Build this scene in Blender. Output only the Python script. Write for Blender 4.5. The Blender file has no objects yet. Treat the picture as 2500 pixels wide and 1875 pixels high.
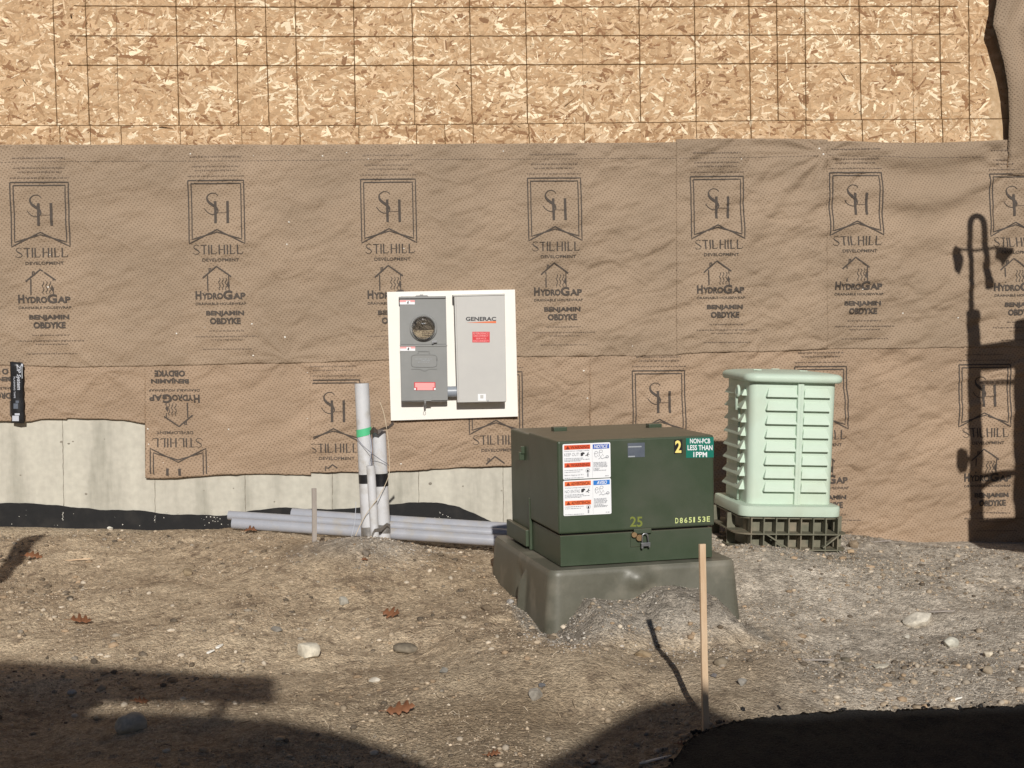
import bpy, bmesh, math, random
import numpy as np
from mathutils import Vector, Matrix
random.seed(7); RNG = np.random.default_rng(7)
SC = bpy.context.scene
COL = SC.collection
# ------------------------------------------------------------------ camera
FPX = 3500.0; CX, CY = 1250.0, 937.5
YAW = math.radians(5.0); PITCH = math.atan((937.5-762)/FPX); ROLL = 0.018
CAM = np.array([0.0, -10.1, 1.65])
_f0 = np.array([math.sin(YAW), math.cos(YAW), 0.0]); _r0 = np.array([math.cos(YAW), -math.sin(YAW), 0.0])
_up = np.array([0, 0, 1.0])
FW = _f0*math.cos(PITCH) - _up*math.sin(PITCH); U0 = _up*math.cos(PITCH) + _f0*math.sin(PITCH)
RT = _r0*math.cos(ROLL) - U0*math.sin(ROLL); UP = U0*math.cos(ROLL) + _r0*math.sin(ROLL)
cd = bpy.data.cameras.new("camera"); cam = bpy.data.objects.new("camera", cd); COL.objects.link(cam)
cd.sensor_width = 36; cd.lens = FPX/2500*36; cd.clip_start = .05; cd.clip_end = 500
cam.matrix_world = Matrix(((RT[0], UP[0], -FW[0], CAM[0]), (RT[1], UP[1], -FW[1], CAM[1]), (RT[2], UP[2], -FW[2], CAM[2]), (0, 0, 0, 1)))
SC.camera = cam
# ------------------------------------------------------------------ light
ELEV = math.radians(25.0)
w = bpy.data.worlds.new("World"); SC.world = w; w.use_nodes = True
nt = w.node_tree; bg = nt.nodes['Background']; sky = nt.nodes.new('ShaderNodeTexSky')
sky.sky_type = 'NISHITA'; sky.air_density = .7; sky.dust_density = .3; sky.sun_disc = False; sky.sun_elevation = ELEV; sky.sun_rotation = math.radians(180)
nt.links.new(sky.outputs[0], bg.inputs[0]); bg.inputs[1].default_value = 0.05
sl = bpy.data.lights.new("sun", 'SUN'); so = bpy.data.objects.new("sun", sl); COL.objects.link(so)
sl.energy = 5.0; sl.angle = math.radians(.53); sl.color = (1.0, .955, .88)
SUND = Vector((0, math.cos(ELEV), -math.sin(ELEV)))          # direction light travels
so.rotation_euler = SUND.to_track_quat('-Z', 'Y').to_euler(); so.location = (0, -30, 20)
vs = SC.view_settings; vs.view_transform = 'Standard'; vs.look = 'None'; vs.exposure = -0.36; vs.gamma = 1
SC.render.engine = 'CYCLES'

# ------------------------------------------------------------------ maths helpers
def ray(px, py):
    px = np.asarray(px, float); py = np.asarray(py, float)
    d = (px[..., None]-CX)/FPX*RT - (py[..., None]-CY)/FPX*UP + FW
    return d
def at(px, py, Y):                                   # on the plane y = Y
    d = ray(px, py); t = (np.asarray(Y)-CAM[1])/d[..., 1]
    return CAM + d*t[..., None]
def dep(px, py, z):                                  # at axis depth z
    return CAM + ray(px, py)*z
def rp(px, py, P, n):                                # ray-plane
    d = ray(px, py); t = np.dot(np.asarray(P)-CAM, n)/np.dot(d, n); return CAM + d*t
_TAB = RNG.random((64, 256, 256))
def vn(x, y, s, seed=0):
    t = _TAB[seed % 64]; x = np.asarray(x)/s+1000.37*(1+seed % 5); y = np.asarray(y)/s+777.7
    xi = np.floor(x).astype(int); yi = np.floor(y).astype(int); fx = x-xi; fy = y-yi
    fx = fx*fx*(3-2*fx); fy = fy*fy*(3-2*fy)
    a = t[xi % 256, yi % 256]; b = t[(xi+1) % 256, yi % 256]; c = t[xi % 256, (yi+1) % 256]; d = t[(xi+1) % 256, (yi+1) % 256]
    return (a*(1-fx)+b*fx)*(1-fy)+(c*(1-fx)+d*fx)*fy - .5
def fbm(x, y, s, seed=0, o=4, g=.5):
    r = 0; a = 1
    for i in range(o): r = r+a*vn(x, y, s, seed+i); s = s*.47; a *= g
    return r

# ------------------------------------------------------------------ scene-graph helpers
def tagp(o, label=None, cat=None, group=None, kind=None):
    if label: o['label'] = label
    if cat: o['category'] = cat
    if group: o['group'] = group
    if kind: o['kind'] = kind
    return o
def empty(name, loc, label=None, cat=None, group=None):
    o = bpy.data.objects.new(name, None); COL.objects.link(o); o.location = loc; o.empty_display_size = .1
    return tagp(o, label, cat, group)
WLOC = {}
def worldloc(o):
    v = Vector((0, 0, 0))
    while o is not None: v += o.location; o = o.parent
    return v
class MB:
    def __init__(s): s.v = []; s.f = []; s.m = []; s.c = None
    def add(s, vs_, fs, mi=0):
        b = len(s.v); s.v.extend([tuple(map(float, p)) for p in vs_])
        for f in fs: s.f.append(tuple(i+b for i in f)); s.m.append(mi)
        return s
    def box(s, c, d, mi=0, T=None):
        x, y, z = c; a, b, h = d[0]/2, d[1]/2, d[2]/2
        V = [(x+i*a, y+j*b, z+k*h) for k in (-1, 1) for j in (-1, 1) for i in (-1, 1)]
        if T: V = [T(*p) for p in V]
        return s.add(V, [(0, 2, 3, 1), (4, 5, 7, 6), (0, 1, 5, 4), (2, 6, 7, 3), (0, 4, 6, 2), (1, 3, 7, 5)], mi)
    def loft(s, loops, cap0=True, cap1=True, mi=0, closed=True):
        n = len(loops[0]); V = [p for l in loops for p in l]; F = []
        for k in range(len(loops)-1):
            for i in range(n if closed else n-1):
                j = (i+1) % n; F.append((k*n+i, k*n+j, (k+1)*n+j, (k+1)*n+i))
        if cap0: F.append(tuple(range(n))[::-1])
        if cap1: F.append(tuple((len(loops)-1)*n+i for i in range(n)))
        return s.add(V, F, mi)
    def tube(s, pts, r, n=12, cap=True, mi=0, r1=None):
        pts = [Vector(p) for p in pts]; L = []; prev = None
        for i, p in enumerate(pts):
            t = (pts[min(i+1, len(pts)-1)]-pts[max(i-1, 0)]).normalized()
            if prev is None:
                u = t.orthogonal().normalized()
            else:
                u = (prev-t*prev.dot(t)).normalized()
            prev = u; v = t.cross(u)
            rr = r if r1 is None else r+(r1-r)*i/(len(pts)-1)
            L.append([p+(u*math.cos(a)+v*math.sin(a))*rr for a in [2*math.pi*k/n for k in range(n)]])
        return s.loft(L, cap, cap, mi)
    def build(s, name, mats, parent=None, smooth=False, bevel=0, seg=2, fix=True, auto=None):
        if not isinstance(mats, (list, tuple)): mats = [mats]
        V = np.array(s.v)
        if parent is not None: off = np.array(worldloc(parent))
        else: off = np.array([(V[:, 0].min()+V[:, 0].max())/2, (V[:, 1].min()+V[:, 1].max())/2, V[:, 2].min()])
        me = bpy.data.meshes.new(name); me.from_pydata([tuple(p) for p in (V-off)], [], s.f)
        for m in mats: me.materials.append(m)
        me.polygons.foreach_set('material_index', s.m)
        if fix:
            bm = bmesh.new(); bm.from_mesh(me); bmesh.ops.recalc_face_normals(bm, faces=bm.faces); bm.to_mesh(me); bm.free()
        o = bpy.data.objects.new(name, me); COL.objects.link(o)
        if parent is not None: o.parent = parent
        else: o.location = off
        if smooth: me.polygons.foreach_set('use_smooth', [True]*len(me.polygons))
        if auto:
            me.polygons.foreach_set('use_smooth', [True]*len(me.polygons)); me.set_sharp_from_angle(angle=math.radians(auto))
        if bevel:
            m = o.modifiers.new('b', 'BEVEL'); m.width = bevel; m.segments = seg; m.limit_method = 'ANGLE'; m.angle_limit = math.radians(40)
        me.update(); return o
def npmesh(name, V, F, mats, parent=None, colors=None, origin=None, smooth=True, mi=None):
    """V (n,3) world; F (m,k) int quads/tris; colors per vertex (n,3)"""
    off = np.array(worldloc(parent)) if parent is not None else (np.array(origin) if origin is not None else np.zeros(3))
    me = bpy.data.meshes.new(name); k = F.shape[1]
    me.vertices.add(len(V)); me.vertices.foreach_set('co', (V-off).astype(np.float32).ravel())
    me.loops.add(F.size); me.loops.foreach_set('vertex_index', F.astype(np.int32).ravel())
    me.polygons.add(len(F)); me.polygons.foreach_set('loop_start', np.arange(0, F.size, k, dtype=np.int32))
    me.update(calc_edges=True)
    if not isinstance(mats, (list, tuple)): mats = [mats]
    for m in mats: me.materials.append(m)
    if mi is not None: me.polygons.foreach_set('material_index', mi)
    if smooth: me.polygons.foreach_set('use_smooth', np.ones(len(F), bool))
    if colors is not None:
        a = me.color_attributes.new('col', 'FLOAT_COLOR', 'POINT')
        c = np.ones((len(V), 4), np.float32); c[:, :3] = colors; a.data.foreach_set('color', c.ravel())
    o = bpy.data.objects.new(name, me); COL.objects.link(o)
    if parent is not None: o.parent = parent
    else: o.location = off
    return o

# ------------------------------------------------------------------ materials
def newmat(name, col=(.5, .5, .5), rough=.6, metal=0, spec=.5):
    m = bpy.data.materials.new(name); m.use_nodes = True; b = m.node_tree.nodes['Principled BSDF']
    b.inputs['Base Color'].default_value = (*col, 1); b.inputs['Roughness'].default_value = rough
    b.inputs['Metallic'].default_value = metal; b.inputs['Specular IOR Level'].default_value = spec
    return m
def N(m, t, **k):
    n = m.node_tree.nodes.new(t)
    for a, v in k.items(): setattr(n, a, v)
    return n
def L(m, a, b): m.node_tree.links.new(a, b)
def mottled(name, c1, c2, scale=8, rough=.6, metal=0, bump=.1, bscale=60, bdist=.002, spec=.5, stretch=(1, 1, 1), detail=6, c3=None, s3=2):
    """two colour noise + bump"""
    m = newmat(name, c1, rough, metal, spec); b = m.node_tree.nodes['Principled BSDF']
    tc = N(m, 'ShaderNodeTexCoord'); mp = N(m, 'ShaderNodeMapping'); mp.inputs['Scale'].default_value = stretch
    L(m, tc.outputs['Object'], mp.inputs[0])
    no = N(m, 'ShaderNodeTexNoise'); no.inputs['Scale'].default_value = scale; no.inputs['Detail'].default_value = detail; no.inputs['Roughness'].default_value = .65
    L(m, mp.outputs[0], no.inputs[0])
    r = N(m, 'ShaderNodeValToRGB'); r.color_ramp.elements[0].position = .35; r.color_ramp.elements[1].position = .68
    r.color_ramp.elements[0].color = (*c1, 1); r.color_ramp.elements[1].color = (*c2, 1)
    L(m, no.outputs[0], r.inputs[0]); out = r.outputs[0]
    if c3:
        n3 = N(m, 'ShaderNodeTexNoise'); n3.inputs['Scale'].default_value = s3; n3.inputs['Detail'].default_value = 5
        L(m, mp.outputs[0], n3.inputs[0])
        r3 = N(m, 'ShaderNodeMapRange'); r3.inputs[1].default_value = .5; r3.inputs[2].default_value = .72; L(m, n3.outputs[0], r3.inputs[0])
        mx = N(m, 'ShaderNodeMix', data_type='RGBA'); L(m, r3.outputs[0], mx.inputs[0]); L(m, out, mx.inputs[6]); mx.inputs[7].default_value = (*c3, 1); out = mx.outputs[2]
    L(m, out, b.inputs['Base Color'])
    if bump:
        nb = N(m, 'ShaderNodeTexNoise'); nb.inputs['Scale'].default_value = bscale; nb.inputs['Detail'].default_value = 6
        L(m, tc.outputs['Object'], nb.inputs[0])
        bp = N(m, 'ShaderNodeBump'); bp.inputs['Strength'].default_value = bump; bp.inputs['Distance'].default_value = bdist
        L(m, nb.outputs[0], bp.inputs['Height']); L(m, bp.outputs[0], b.inputs['Normal'])
    rr = N(m, 'ShaderNodeMapRange'); rr.inputs[3].default_value = max(0, rough-.08); rr.inputs[4].default_value = min(1, rough+.12)
    L(m, no.outputs[0], rr.inputs[0]); L(m, rr.outputs[0], b.inputs['Roughness'])
    return m
def attrmat(name, rough=.85, bump=.4, bscale=150, bdist=.002, vary=.25, vscale=220, grain=0):
    m = newmat(name, rough=rough, spec=.25); b = m.node_tree.nodes['Principled BSDF']
    a = N(m, 'ShaderNodeAttribute', attribute_name='col'); tc = N(m, 'ShaderNodeTexCoord')
    no = N(m, 'ShaderNodeTexNoise'); no.inputs['Scale'].default_value = vscale; no.inputs['Detail'].default_value = 4
    L(m, tc.outputs['Object'], no.inputs[0])
    mr = N(m, 'ShaderNodeMapRange'); mr.inputs[1].default_value = .3; mr.inputs[2].default_value = .7; mr.inputs[3].default_value = 1-vary; mr.inputs[4].default_value = 1+vary
    L(m, no.outputs[0], mr.inputs[0])
    mu = N(m, 'ShaderNodeVectorMath', operation='SCALE'); L(m, a.outputs['Color'], mu.inputs[0]); L(m, mr.outputs[0], mu.inputs['Scale'])
    L(m, mu.outputs[0], b.inputs['Base Color'])
    if bump:
        nb = N(m, 'ShaderNodeTexNoise'); nb.inputs['Scale'].default_value = bscale; nb.inputs['Detail'].default_value = 5
        L(m, tc.outputs['Object'], nb.inputs[0])
        bp = N(m, 'ShaderNodeBump'); bp.inputs['Strength'].default_value = bump; bp.inputs['Distance'].default_value = bdist
        src = nb.outputs[0]
        if grain:
            vo = N(m, 'ShaderNodeTexVoronoi'); vo.inputs['Scale'].default_value = grain; L(m, tc.outputs['Object'], vo.inputs[0])
            v2 = N(m, 'ShaderNodeTexVoronoi'); v2.inputs['Scale'].default_value = grain*.38; L(m, tc.outputs['Object'], v2.inputs[0])
            s1 = N(m, 'ShaderNodeMath', operation='MULTIPLY'); s1.inputs[1].default_value = -.8; L(m, vo.outputs['Distance'], s1.inputs[0])
            s2 = N(m, 'ShaderNodeMath', operation='MULTIPLY_ADD'); s2.inputs[1].default_value = -1.1; L(m, v2.outputs['Distance'], s2.inputs[0]); L(m, s1.outputs[0], s2.inputs[2])
            s3 = N(m, 'ShaderNodeMath', operation='MULTIPLY_ADD'); s3.inputs[1].default_value = .6; L(m, nb.outputs[0], s3.inputs[0]); L(m, s2.outputs[0], s3.inputs[2]); src = s3.outputs[0]
            # each grain keeps its own tone
            hv = N(m, 'ShaderNodeSeparateColor'); L(m, vo.outputs['Color'], hv.inputs[0]); gm_ = N(m, 'ShaderNodeMapRange'); gm_.inputs[3].default_value = .72; gm_.inputs[4].default_value = 1.28; L(m, hv.outputs[0], gm_.inputs[0])
            hv2 = N(m, 'ShaderNodeSeparateColor'); L(m, v2.outputs['Color'], hv2.inputs[0]); gm2 = N(m, 'ShaderNodeMapRange'); gm2.inputs[3].default_value = .85; gm2.inputs[4].default_value = 1.15; L(m, hv2.outputs[0], gm2.inputs[0])
            q = N(m, 'ShaderNodeMath', operation='MULTIPLY'); L(m, gm_.outputs[0], q.inputs[0]); L(m, gm2.outputs[0], q.inputs[1])
            q2 = N(m, 'ShaderNodeVectorMath', operation='SCALE'); L(m, mu.outputs[0], q2.inputs[0]); L(m, q.outputs[0], q2.inputs['Scale']); L(m, q2.outputs[0], b.inputs['Base Color'])
        L(m, src, bp.inputs['Height']); L(m, bp.outputs[0], b.inputs['Normal'])
    return m
M = {}
M['green'] = mottled('green_enamel', (.043, .062, .036), (.052, .073, .044), 5, .38, 0, .12, 180, .0012, .45, c3=(.068, .078, .055), s3=2.5)
def dusttop(m, col, amt, lo=.5):
    b = m.node_tree.nodes['Principled BSDF']; l = b.inputs['Base Color'].links[0]; src = l.from_socket
    g = N(m, 'ShaderNodeNewGeometry'); sp = N(m, 'ShaderNodeSeparateXYZ'); L(m, g.outputs['Normal'], sp.inputs[0])
    mr = N(m, 'ShaderNodeMapRange'); mr.inputs[1].default_value = lo; mr.inputs[2].default_value = .95; mr.inputs[4].default_value = amt; L(m, sp.outputs['Z'], mr.inputs[0])
    mx = N(m, 'ShaderNodeMix', data_type='RGBA'); L(m, mr.outputs[0], mx.inputs[0]); L(m, src, mx.inputs[6]); mx.inputs[7].default_value = (*col, 1); L(m, mx.outputs[2], b.inputs['Base Color'])
dusttop(M['green'], (.20, .17, .125), .6)
M['pad'] = mottled('olive_fibreglass', (.105, .102, .078), (.145, .14, .11), 6, .42, 0, .2, 90, .0015, .5, c3=(.24, .22, .175), s3=5)
M['mint'] = mottled('mint_plastic', (.52, .635, .53), (.56, .675, .57), 4, .5, 0, .06, 300, .001, .4, c3=(.50, .57, .46), s3=3)
M['basket'] = mottled('olive_plastic', (.12, .118, .082), (.18, .17, .12), 12, .55, 0, .2, 100, .001, c3=(.26, .21, .15), s3=9)
M['pvc'] = mottled('grey_pvc', (.58, .585, .61), (.64, .645, .67), 7, .38, 0, .06, 120, .001, .5, c3=(.46, .44, .41), s3=11)
M['pvc_blue'] = mottled('blue_grey_pvc', (.34, .355, .40), (.40, .41, .455), 7, .22, 0, .06, 120, .001, .5, c3=(.40, .38, .36), s3=11)
M['pvc_dark'] = mottled('grey_pvc_stub', (.26, .29, .33), (.30, .33, .38), 7, .35, 0, .05, 120)
M['steel_dark'] = mottled('grey_powder_coat', (.225, .228, .225), (.25, .253, .25), 6, .45, 0, .1, 350, .0006)
M['steel_light'] = mottled('pale_grey_powder_coat', (.50, .49, .475), (.53, .52, .50), 6, .5, 0, .1, 350, .0006)
M['board'] = mottled('white_board', (.84, .81, .76), (.88, .86, .81), 3, .6, 0, .15, 60, .001)
M['edge'] = newmat('board_edge', (.16, .12, .06), .8)
M['black'] = mottled('black_tape', (.012, .012, .014), (.022, .022, .025), 20, .3, 0, .2, 60, .001)
M['gtape'] = newmat('green_tape', (.10, .55, .27), .35)
M['duct'] = mottled('duct_tape', (.30, .29, .28), (.45, .44, .43), 25, .3, .6, .5, 60, .003)
M['wire'] = newmat('wire', (.12, .13, .20), .4, .3); M['twine'] = newmat('twine', (.62, .52, .38), .8); M['cord'] = newmat('pale_cord', (.5, .52, .58), .6)
M['white'] = newmat('white_vinyl', (.84, .85, .88), .35); M['whitespec'] = newmat('white_fleck', (.9, .88, .82), .6)
M['red'] = newmat('red_vinyl', (.62, .035, .045), .4); M['redpale'] = newmat('red_print', (.85, .36, .36), .45)
M['orange'] = newmat('orange_print', (.72, .10, .03), .4); M['orange2'] = newmat('orange_print_bright', (.78, .17, .05), .4); M['blue'] = newmat('blue_print', (.03, .10, .46), .4); M['blue2'] = newmat('blue_print_bright', (.03, .20, .62), .4)
M['teal'] = newmat('teal_vinyl', (.006, .165, .12), .4); M['yellow'] = newmat('yellow_print', (.86, .72, .22), .5)
M['olive'] = newmat('olive_stencil', (.17, .20, .035), .5); M['pale_y'] = newmat('pale_yellow_stencil', (.60, .68, .28), .5)
M['ink'] = newmat('grey_ink', (.32, .33, .36), .6); M['inkdark'] = newmat('black_ink', (.03, .03, .035), .5); M['inkbrown'] = newmat('red_brown_ink', (.20, .02, .01), .5)
M['plate'] = mottled('metal_plate', (.11, .13, .17), (.15, .17, .21), 20, .35, .3, .1, 100); M['platelight'] = newmat('plate_line', (.35, .37, .4), .4)
M['zinc'] = mottled('zinc', (.32, .33, .35), (.45, .45, .47), 30, .3, .8, .1, 100); M['brass'] = newmat('brass', (.45, .30, .16), .35, .7)
M['stake'] = mottled('new_pine', (.58, .40, .25), (.68, .51, .35), 6, .7, 0, .3, 40, .002, stretch=(6, 6, 1), c3=(.47, .30, .18), s3=2.5)
M['stakegrey'] = mottled('weathered_pine', (.30, .26, .23), (.38, .34, .31), 8, .85, 0, .4, 50, .002, stretch=(6, 6, 1))
M['glass'] = newmat('meter_glass', (.9, .9, .9), .03); M['glass'].node_tree.nodes['Principled BSDF'].inputs['Transmission Weight'].default_value = 1
M['meterdark'] = newmat('meter_face_dark', (.13, .10, .065), .5); M['meterpale'] = newmat('meter_face_tan', (.60, .48, .32), .5)
M['print'] = newmat('wrap_ink', (.085, .07, .06), .8, 0, .2); M['print2'] = newmat('wrap_ink_faded', (.165, .125, .098), .8, 0, .2)
M['line'] = mottled('brown_marking', (.105, .052, .014), (.17, .09, .03), 60, .8, 0, 0)
M['fiber'] = attrmat('mulch_fibre', .9, 0); M['stone'] = attrmat('stone', .85, .5, 90, .002, .18, 60)
M['leaf'] = mottled('dry_oak_leaf', (.20, .085, .04), (.29, .125, .06), 30, .6, 0, .3, 60)
M['tar'] = mottled('black_dampproofing', (.006, .006, .007), (.011, .011, .012), 14, .6, 0, .25, 30, .003, .3, c3=(.022, .020, .019), s3=7)
M['truckp'] = newmat('truck_paint', (.35, .33, .3), .4); M['truckd'] = newmat('truck_dark', (.03, .03, .03), .5); M['vanp'] = newmat('van_paint', (.5, .5, .5), .35); M['chrome'] = newmat('chrome', (.6, .6, .6), .2, 1)

# house wrap: dimples in staggered rows + paper fibre
def wrapmat(K=1.0, G=0.0):
    m = newmat('brown_housewrap', (.37, .26, .17), .75, 0, .35); b = m.node_tree.nodes['Principled BSDF']
    tc = N(m, 'ShaderNodeTexCoord'); sp = N(m, 'ShaderNodeSeparateXYZ')
    nw = N(m, 'ShaderNodeTexNoise'); nw.inputs['Scale'].default_value = 5; nw.inputs['Detail'].default_value = 3; L(m, tc.outputs['Object'], nw.inputs[0])
    ws = N(m, 'ShaderNodeVectorMath', operation='SCALE'); L(m, nw.outputs['Color'], ws.inputs[0]); ws.inputs['Scale'].default_value = .035
    ad = N(m, 'ShaderNodeVectorMath', operation='ADD'); L(m, tc.outputs['Object'], ad.inputs[0]); L(m, ws.outputs[0], ad.inputs[1])
    rot = N(m, 'ShaderNodeMapping'); rot.inputs['Rotation'].default_value = (0, math.radians(9), 0); L(m, ad.outputs[0], rot.inputs[0])
    L(m, rot.outputs[0], sp.inputs[0])
    def mth(op, a, bb=None, c=None):
        n = N(m, 'ShaderNodeMath', operation=op)
        for i, v in enumerate((a, bb, c)):
            if v is None: continue
            if isinstance(v, (int, float)): n.inputs[i].default_value = v
            else: L(m, v, n.inputs[i])
        return n.outputs[0]
    v = mth('MULTIPLY', sp.outputs['Z'], 1/.0155); row = mth('FLOOR', v); st = mth('MULTIPLY', mth('MODULO', row, 2.0), .5)
    u = mth('ADD', mth('MULTIPLY', sp.outputs['X'], 1/.027), st)
    du = mth('MULTIPLY', mth('SUBTRACT', mth('FRACT', u), .5), 1.5); dv = mth('SUBTRACT', mth('FRACT', v), .5)
    r = mth('SQRT', mth('ADD', mth('MULTIPLY', du, du), mth('MULTIPLY', dv, dv)))
    dot = N(m, 'ShaderNodeMapRange'); dot.inputs[1].default_value = .14; dot.inputs[2].default_value = .36; dot.inputs[3].default_value = 1; dot.inputs[4].default_value = 0
    L(m, r, dot.inputs[0])
    n1 = N(m, 'ShaderNodeTexNoise'); n1.inputs['Scale'].default_value = 1.6; n1.inputs['Detail'].default_value = 8; L(m, tc.outputs['Object'], n1.inputs[0])
    rp_ = N(m, 'ShaderNodeValToRGB'); e = rp_.color_ramp.elements; e[0].position = .35; e[1].position = .68
    e[0].color = (.322*K, (.230+G)*K, (.157+G)*K, 1); e[1].color = (.405*K, (.29+G)*K, (.20+G)*K, 1); L(m, n1.outputs[0], rp_.inputs[0])
    nd = N(m, 'ShaderNodeTexNoise'); nd.inputs['Scale'].default_value = 14; nd.inputs['Detail'].default_value = 4; L(m, tc.outputs['Object'], nd.inputs[0])
    dm = mth('MULTIPLY', dot.outputs[0], mth('MULTIPLY', nd.outputs[0], 1.05))
    mx = N(m, 'ShaderNodeMix', data_type='RGBA'); L(m, dm, mx.inputs[0]); L(m, rp_.outputs[0], mx.inputs[6]); mx.inputs[7].default_value = (.15, .10, .068, 1)
    nf = N(m, 'ShaderNodeTexNoise'); nf.inputs['Scale'].default_value = 160; nf.inputs['Detail'].default_value = 3; L(m, tc.outputs['Object'], nf.inputs[0])
    fm = N(m, 'ShaderNodeMapRange'); fm.inputs[1].default_value = .3; fm.inputs[2].default_value = .7; fm.inputs[3].default_value = .9; fm.inputs[4].default_value = 1.1; L(m, nf.outputs[0], fm.inputs[0])
    sc = N(m, 'ShaderNodeVectorMath', operation='SCALE'); L(m, mx.outputs[2], sc.inputs[0]); L(m, fm.outputs[0], sc.inputs['Scale'])
    L(m, sc.outputs[0], b.inputs['Base Color'])
    bh = mth('SUBTRACT', nd.outputs[0], mth('MULTIPLY', dot.outputs[0], .55))
    bp = N(m, 'ShaderNodeBump'); bp.inputs['Strength'].default_value = .8; bp.inputs['Distance'].default_value = .0045
    L(m, bh, bp.inputs['Height']); L(m, bp.outputs[0], b.inputs['Normal'])
    return m
M['wrap'] = wrapmat(); M['wrapup'] = wrapmat(.90, .008)
M['wrapback'] = newmat('wrap_underside', (.30, .17, .08), .85)
def concmat():
    m = newmat('cast_concrete', (.5, .47, .4), .85, 0, .3); b = m.node_tree.nodes['Principled BSDF']
    tc = N(m, 'ShaderNodeTexCoord')
    mp = N(m, 'ShaderNodeMapping'); mp.inputs['Scale'].default_value = (2.6, 3, .35); L(m, tc.outputs['Object'], mp.inputs[0])
    n1 = N(m, 'ShaderNodeTexNoise'); n1.inputs['Scale'].default_value = 1.6; n1.inputs['Detail'].default_value = 9; n1.inputs['Roughness'].default_value = .6; L(m, mp.outputs[0], n1.inputs[0])
    r = N(m, 'ShaderNodeValToRGB'); e = r.color_ramp.elements; e[0].position = .33; e[1].position = .66; e[0].color = (.33, .315, .265, 1); e[1].color = (.56, .535, .46, 1)
    x = e.new(.5); x.color = (.50, .475, .41, 1); L(m, n1.outputs[0], r.inputs[0])
    n2 = N(m, 'ShaderNodeTexNoise'); n2.inputs['Scale'].default_value = 25; n2.inputs['Detail'].default_value = 6; L(m, tc.outputs['Object'], n2.inputs[0])
    mr = N(m, 'ShaderNodeMapRange'); mr.inputs[1].default_value = .3; mr.inputs[2].default_value = .7; mr.inputs[3].default_value = .93; mr.inputs[4].default_value = 1.07; L(m, n2.outputs[0], mr.inputs[0])
    s = N(m, 'ShaderNodeVectorMath', operation='SCALE'); L(m, r.outputs[0], s.inputs[0]); L(m, mr.outputs[0], s.inputs['Scale']); L(m, s.outputs[0], b.inputs['Base Color'])
    bp = N(m, 'ShaderNodeBump'); bp.inputs['Strength'].default_value = .3; bp.inputs['Distance'].default_value = .004; L(m, n2.outputs[0], bp.inputs['Height']); L(m, bp.outputs[0], b.inputs['Normal'])
    return m
M['conc'] = concmat()
M['concline'] = mottled('concrete_joint', (.17, .15, .12), (.34, .31, .26), 40, .9, 0, 0)
M['concpale'] = newmat('concrete_fin', (.62, .6, .54), .9)

# ------------------------------------------------------------------ text + strokes (2-D shapes as lists of tris / quads)
_TC = {}
def text2d(s, bold=0.0, shear=0.0):
    k = (s, bold, shear)
    if k in _TC: return _TC[k]
    c = bpy.data.curves.new('t', 'FONT'); c.body = s; c.offset = bold; c.resolution_u = 3; c.shear = shear
    o = bpy.data.objects.new('t', c); COL.objects.link(o)
    dg = bpy.context.evaluated_depsgraph_get(); e = o.evaluated_get(dg); me = e.to_mesh()
    V = np.array([v.co[:2] for v in me.vertices]) if len(me.vertices) else np.zeros((0, 2)); F = [tuple(p.vertices) for p in me.polygons]
    e.to_mesh_clear(); bpy.data.objects.remove(o); bpy.data.curves.remove(c)
    mn = V.min(0); mx = V.max(0); V = (V-mn)/(mx-mn); _TC[k] = (V, F); return _TC[k]
class D2:
    """2-D drawing, y up"""
    def __init__(s): s.v = []; s.f = []; s.m = []
    def poly(s, pts, mi=0):
        b = len(s.v); s.v += [tuple(p) for p in pts]; s.f.append(tuple(range(b, b+len(pts)))); s.m.append(mi)
    def rect(s, x0, y0, x1, y1, mi=0): s.poly([(x0, y0), (x1, y0), (x1, y1), (x0, y1)], mi)
    def text(s, t, x0, y0, x1, y1, mi=0, bold=0.0, shear=0.0, flip=False):
        V, F = text2d(t, bold, shear); b = len(s.v)
        for p in V:
            u, v = (1-p[0], 1-p[1]) if flip else p
            s.v.append((x0+u*(x1-x0), y0+v*(y1-y0)))
        for f in F: s.f.append(tuple(i+b for i in f)); s.m.append(mi)
    def stroke(s, pts, w, mi=0, w1=None, step=None):
        P = [np.array(p, float) for p in pts]
        if step:
            Q = [P[0]]
            for a, b2 in zip(P[:-1], P[1:]):
                n = max(1, int(np.linalg.norm(b2-a)/step))
                for i in range(1, n+1): Q.append(a+(b2-a)*i/n)
            P = Q
        n = len(P); Lp = []; Rp = []
        for i in range(n):
            t = P[min(i+1, n-1)]-P[max(i-1, 0)]; t = t/(np.linalg.norm(t)+1e-9); nn = np.array([-t[1], t[0]])
            ww = w if not callable(w) else w(i/(n-1)); Lp.append(P[i]+nn*ww/2); Rp.append(P[i]-nn*ww/2)
        for i in range(n-1): s.poly([Lp[i], Rp[i], Rp[i+1], Lp[i+1]], mi)
    def scribble(s, x0, y0, x1, h, mi=0, rnd=random):
        x = x0
        while x < x1:
            wl = rnd.uniform(2, 9)
            xe = min(x+wl, x1)
            while x < xe:
                g = rnd.uniform(.7, 1.3); hh = h*rnd.uniform(.55, 1.0)
                s.rect(x, y0+(h-hh)*rnd.random(), x+g*.75, y0+hh, mi)
                s.rect(x, y0+h*rnd.random()*.6, x+g*1.1, y0+h*rnd.random()*.6+h*.25, mi) if rnd.random() < .5 else None
                x += g*1.35
            x += rnd.uniform(1, 2.2)
def decal(d, fn, name, mats, parent):
    b = MB(); V = [fn(p[0], p[1]) for p in d.v]; b.v = [tuple(map(float, p)) for p in V]; b.f = d.f; b.m = d.m
    return b.build(name, mats, parent, fix=False)

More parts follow.
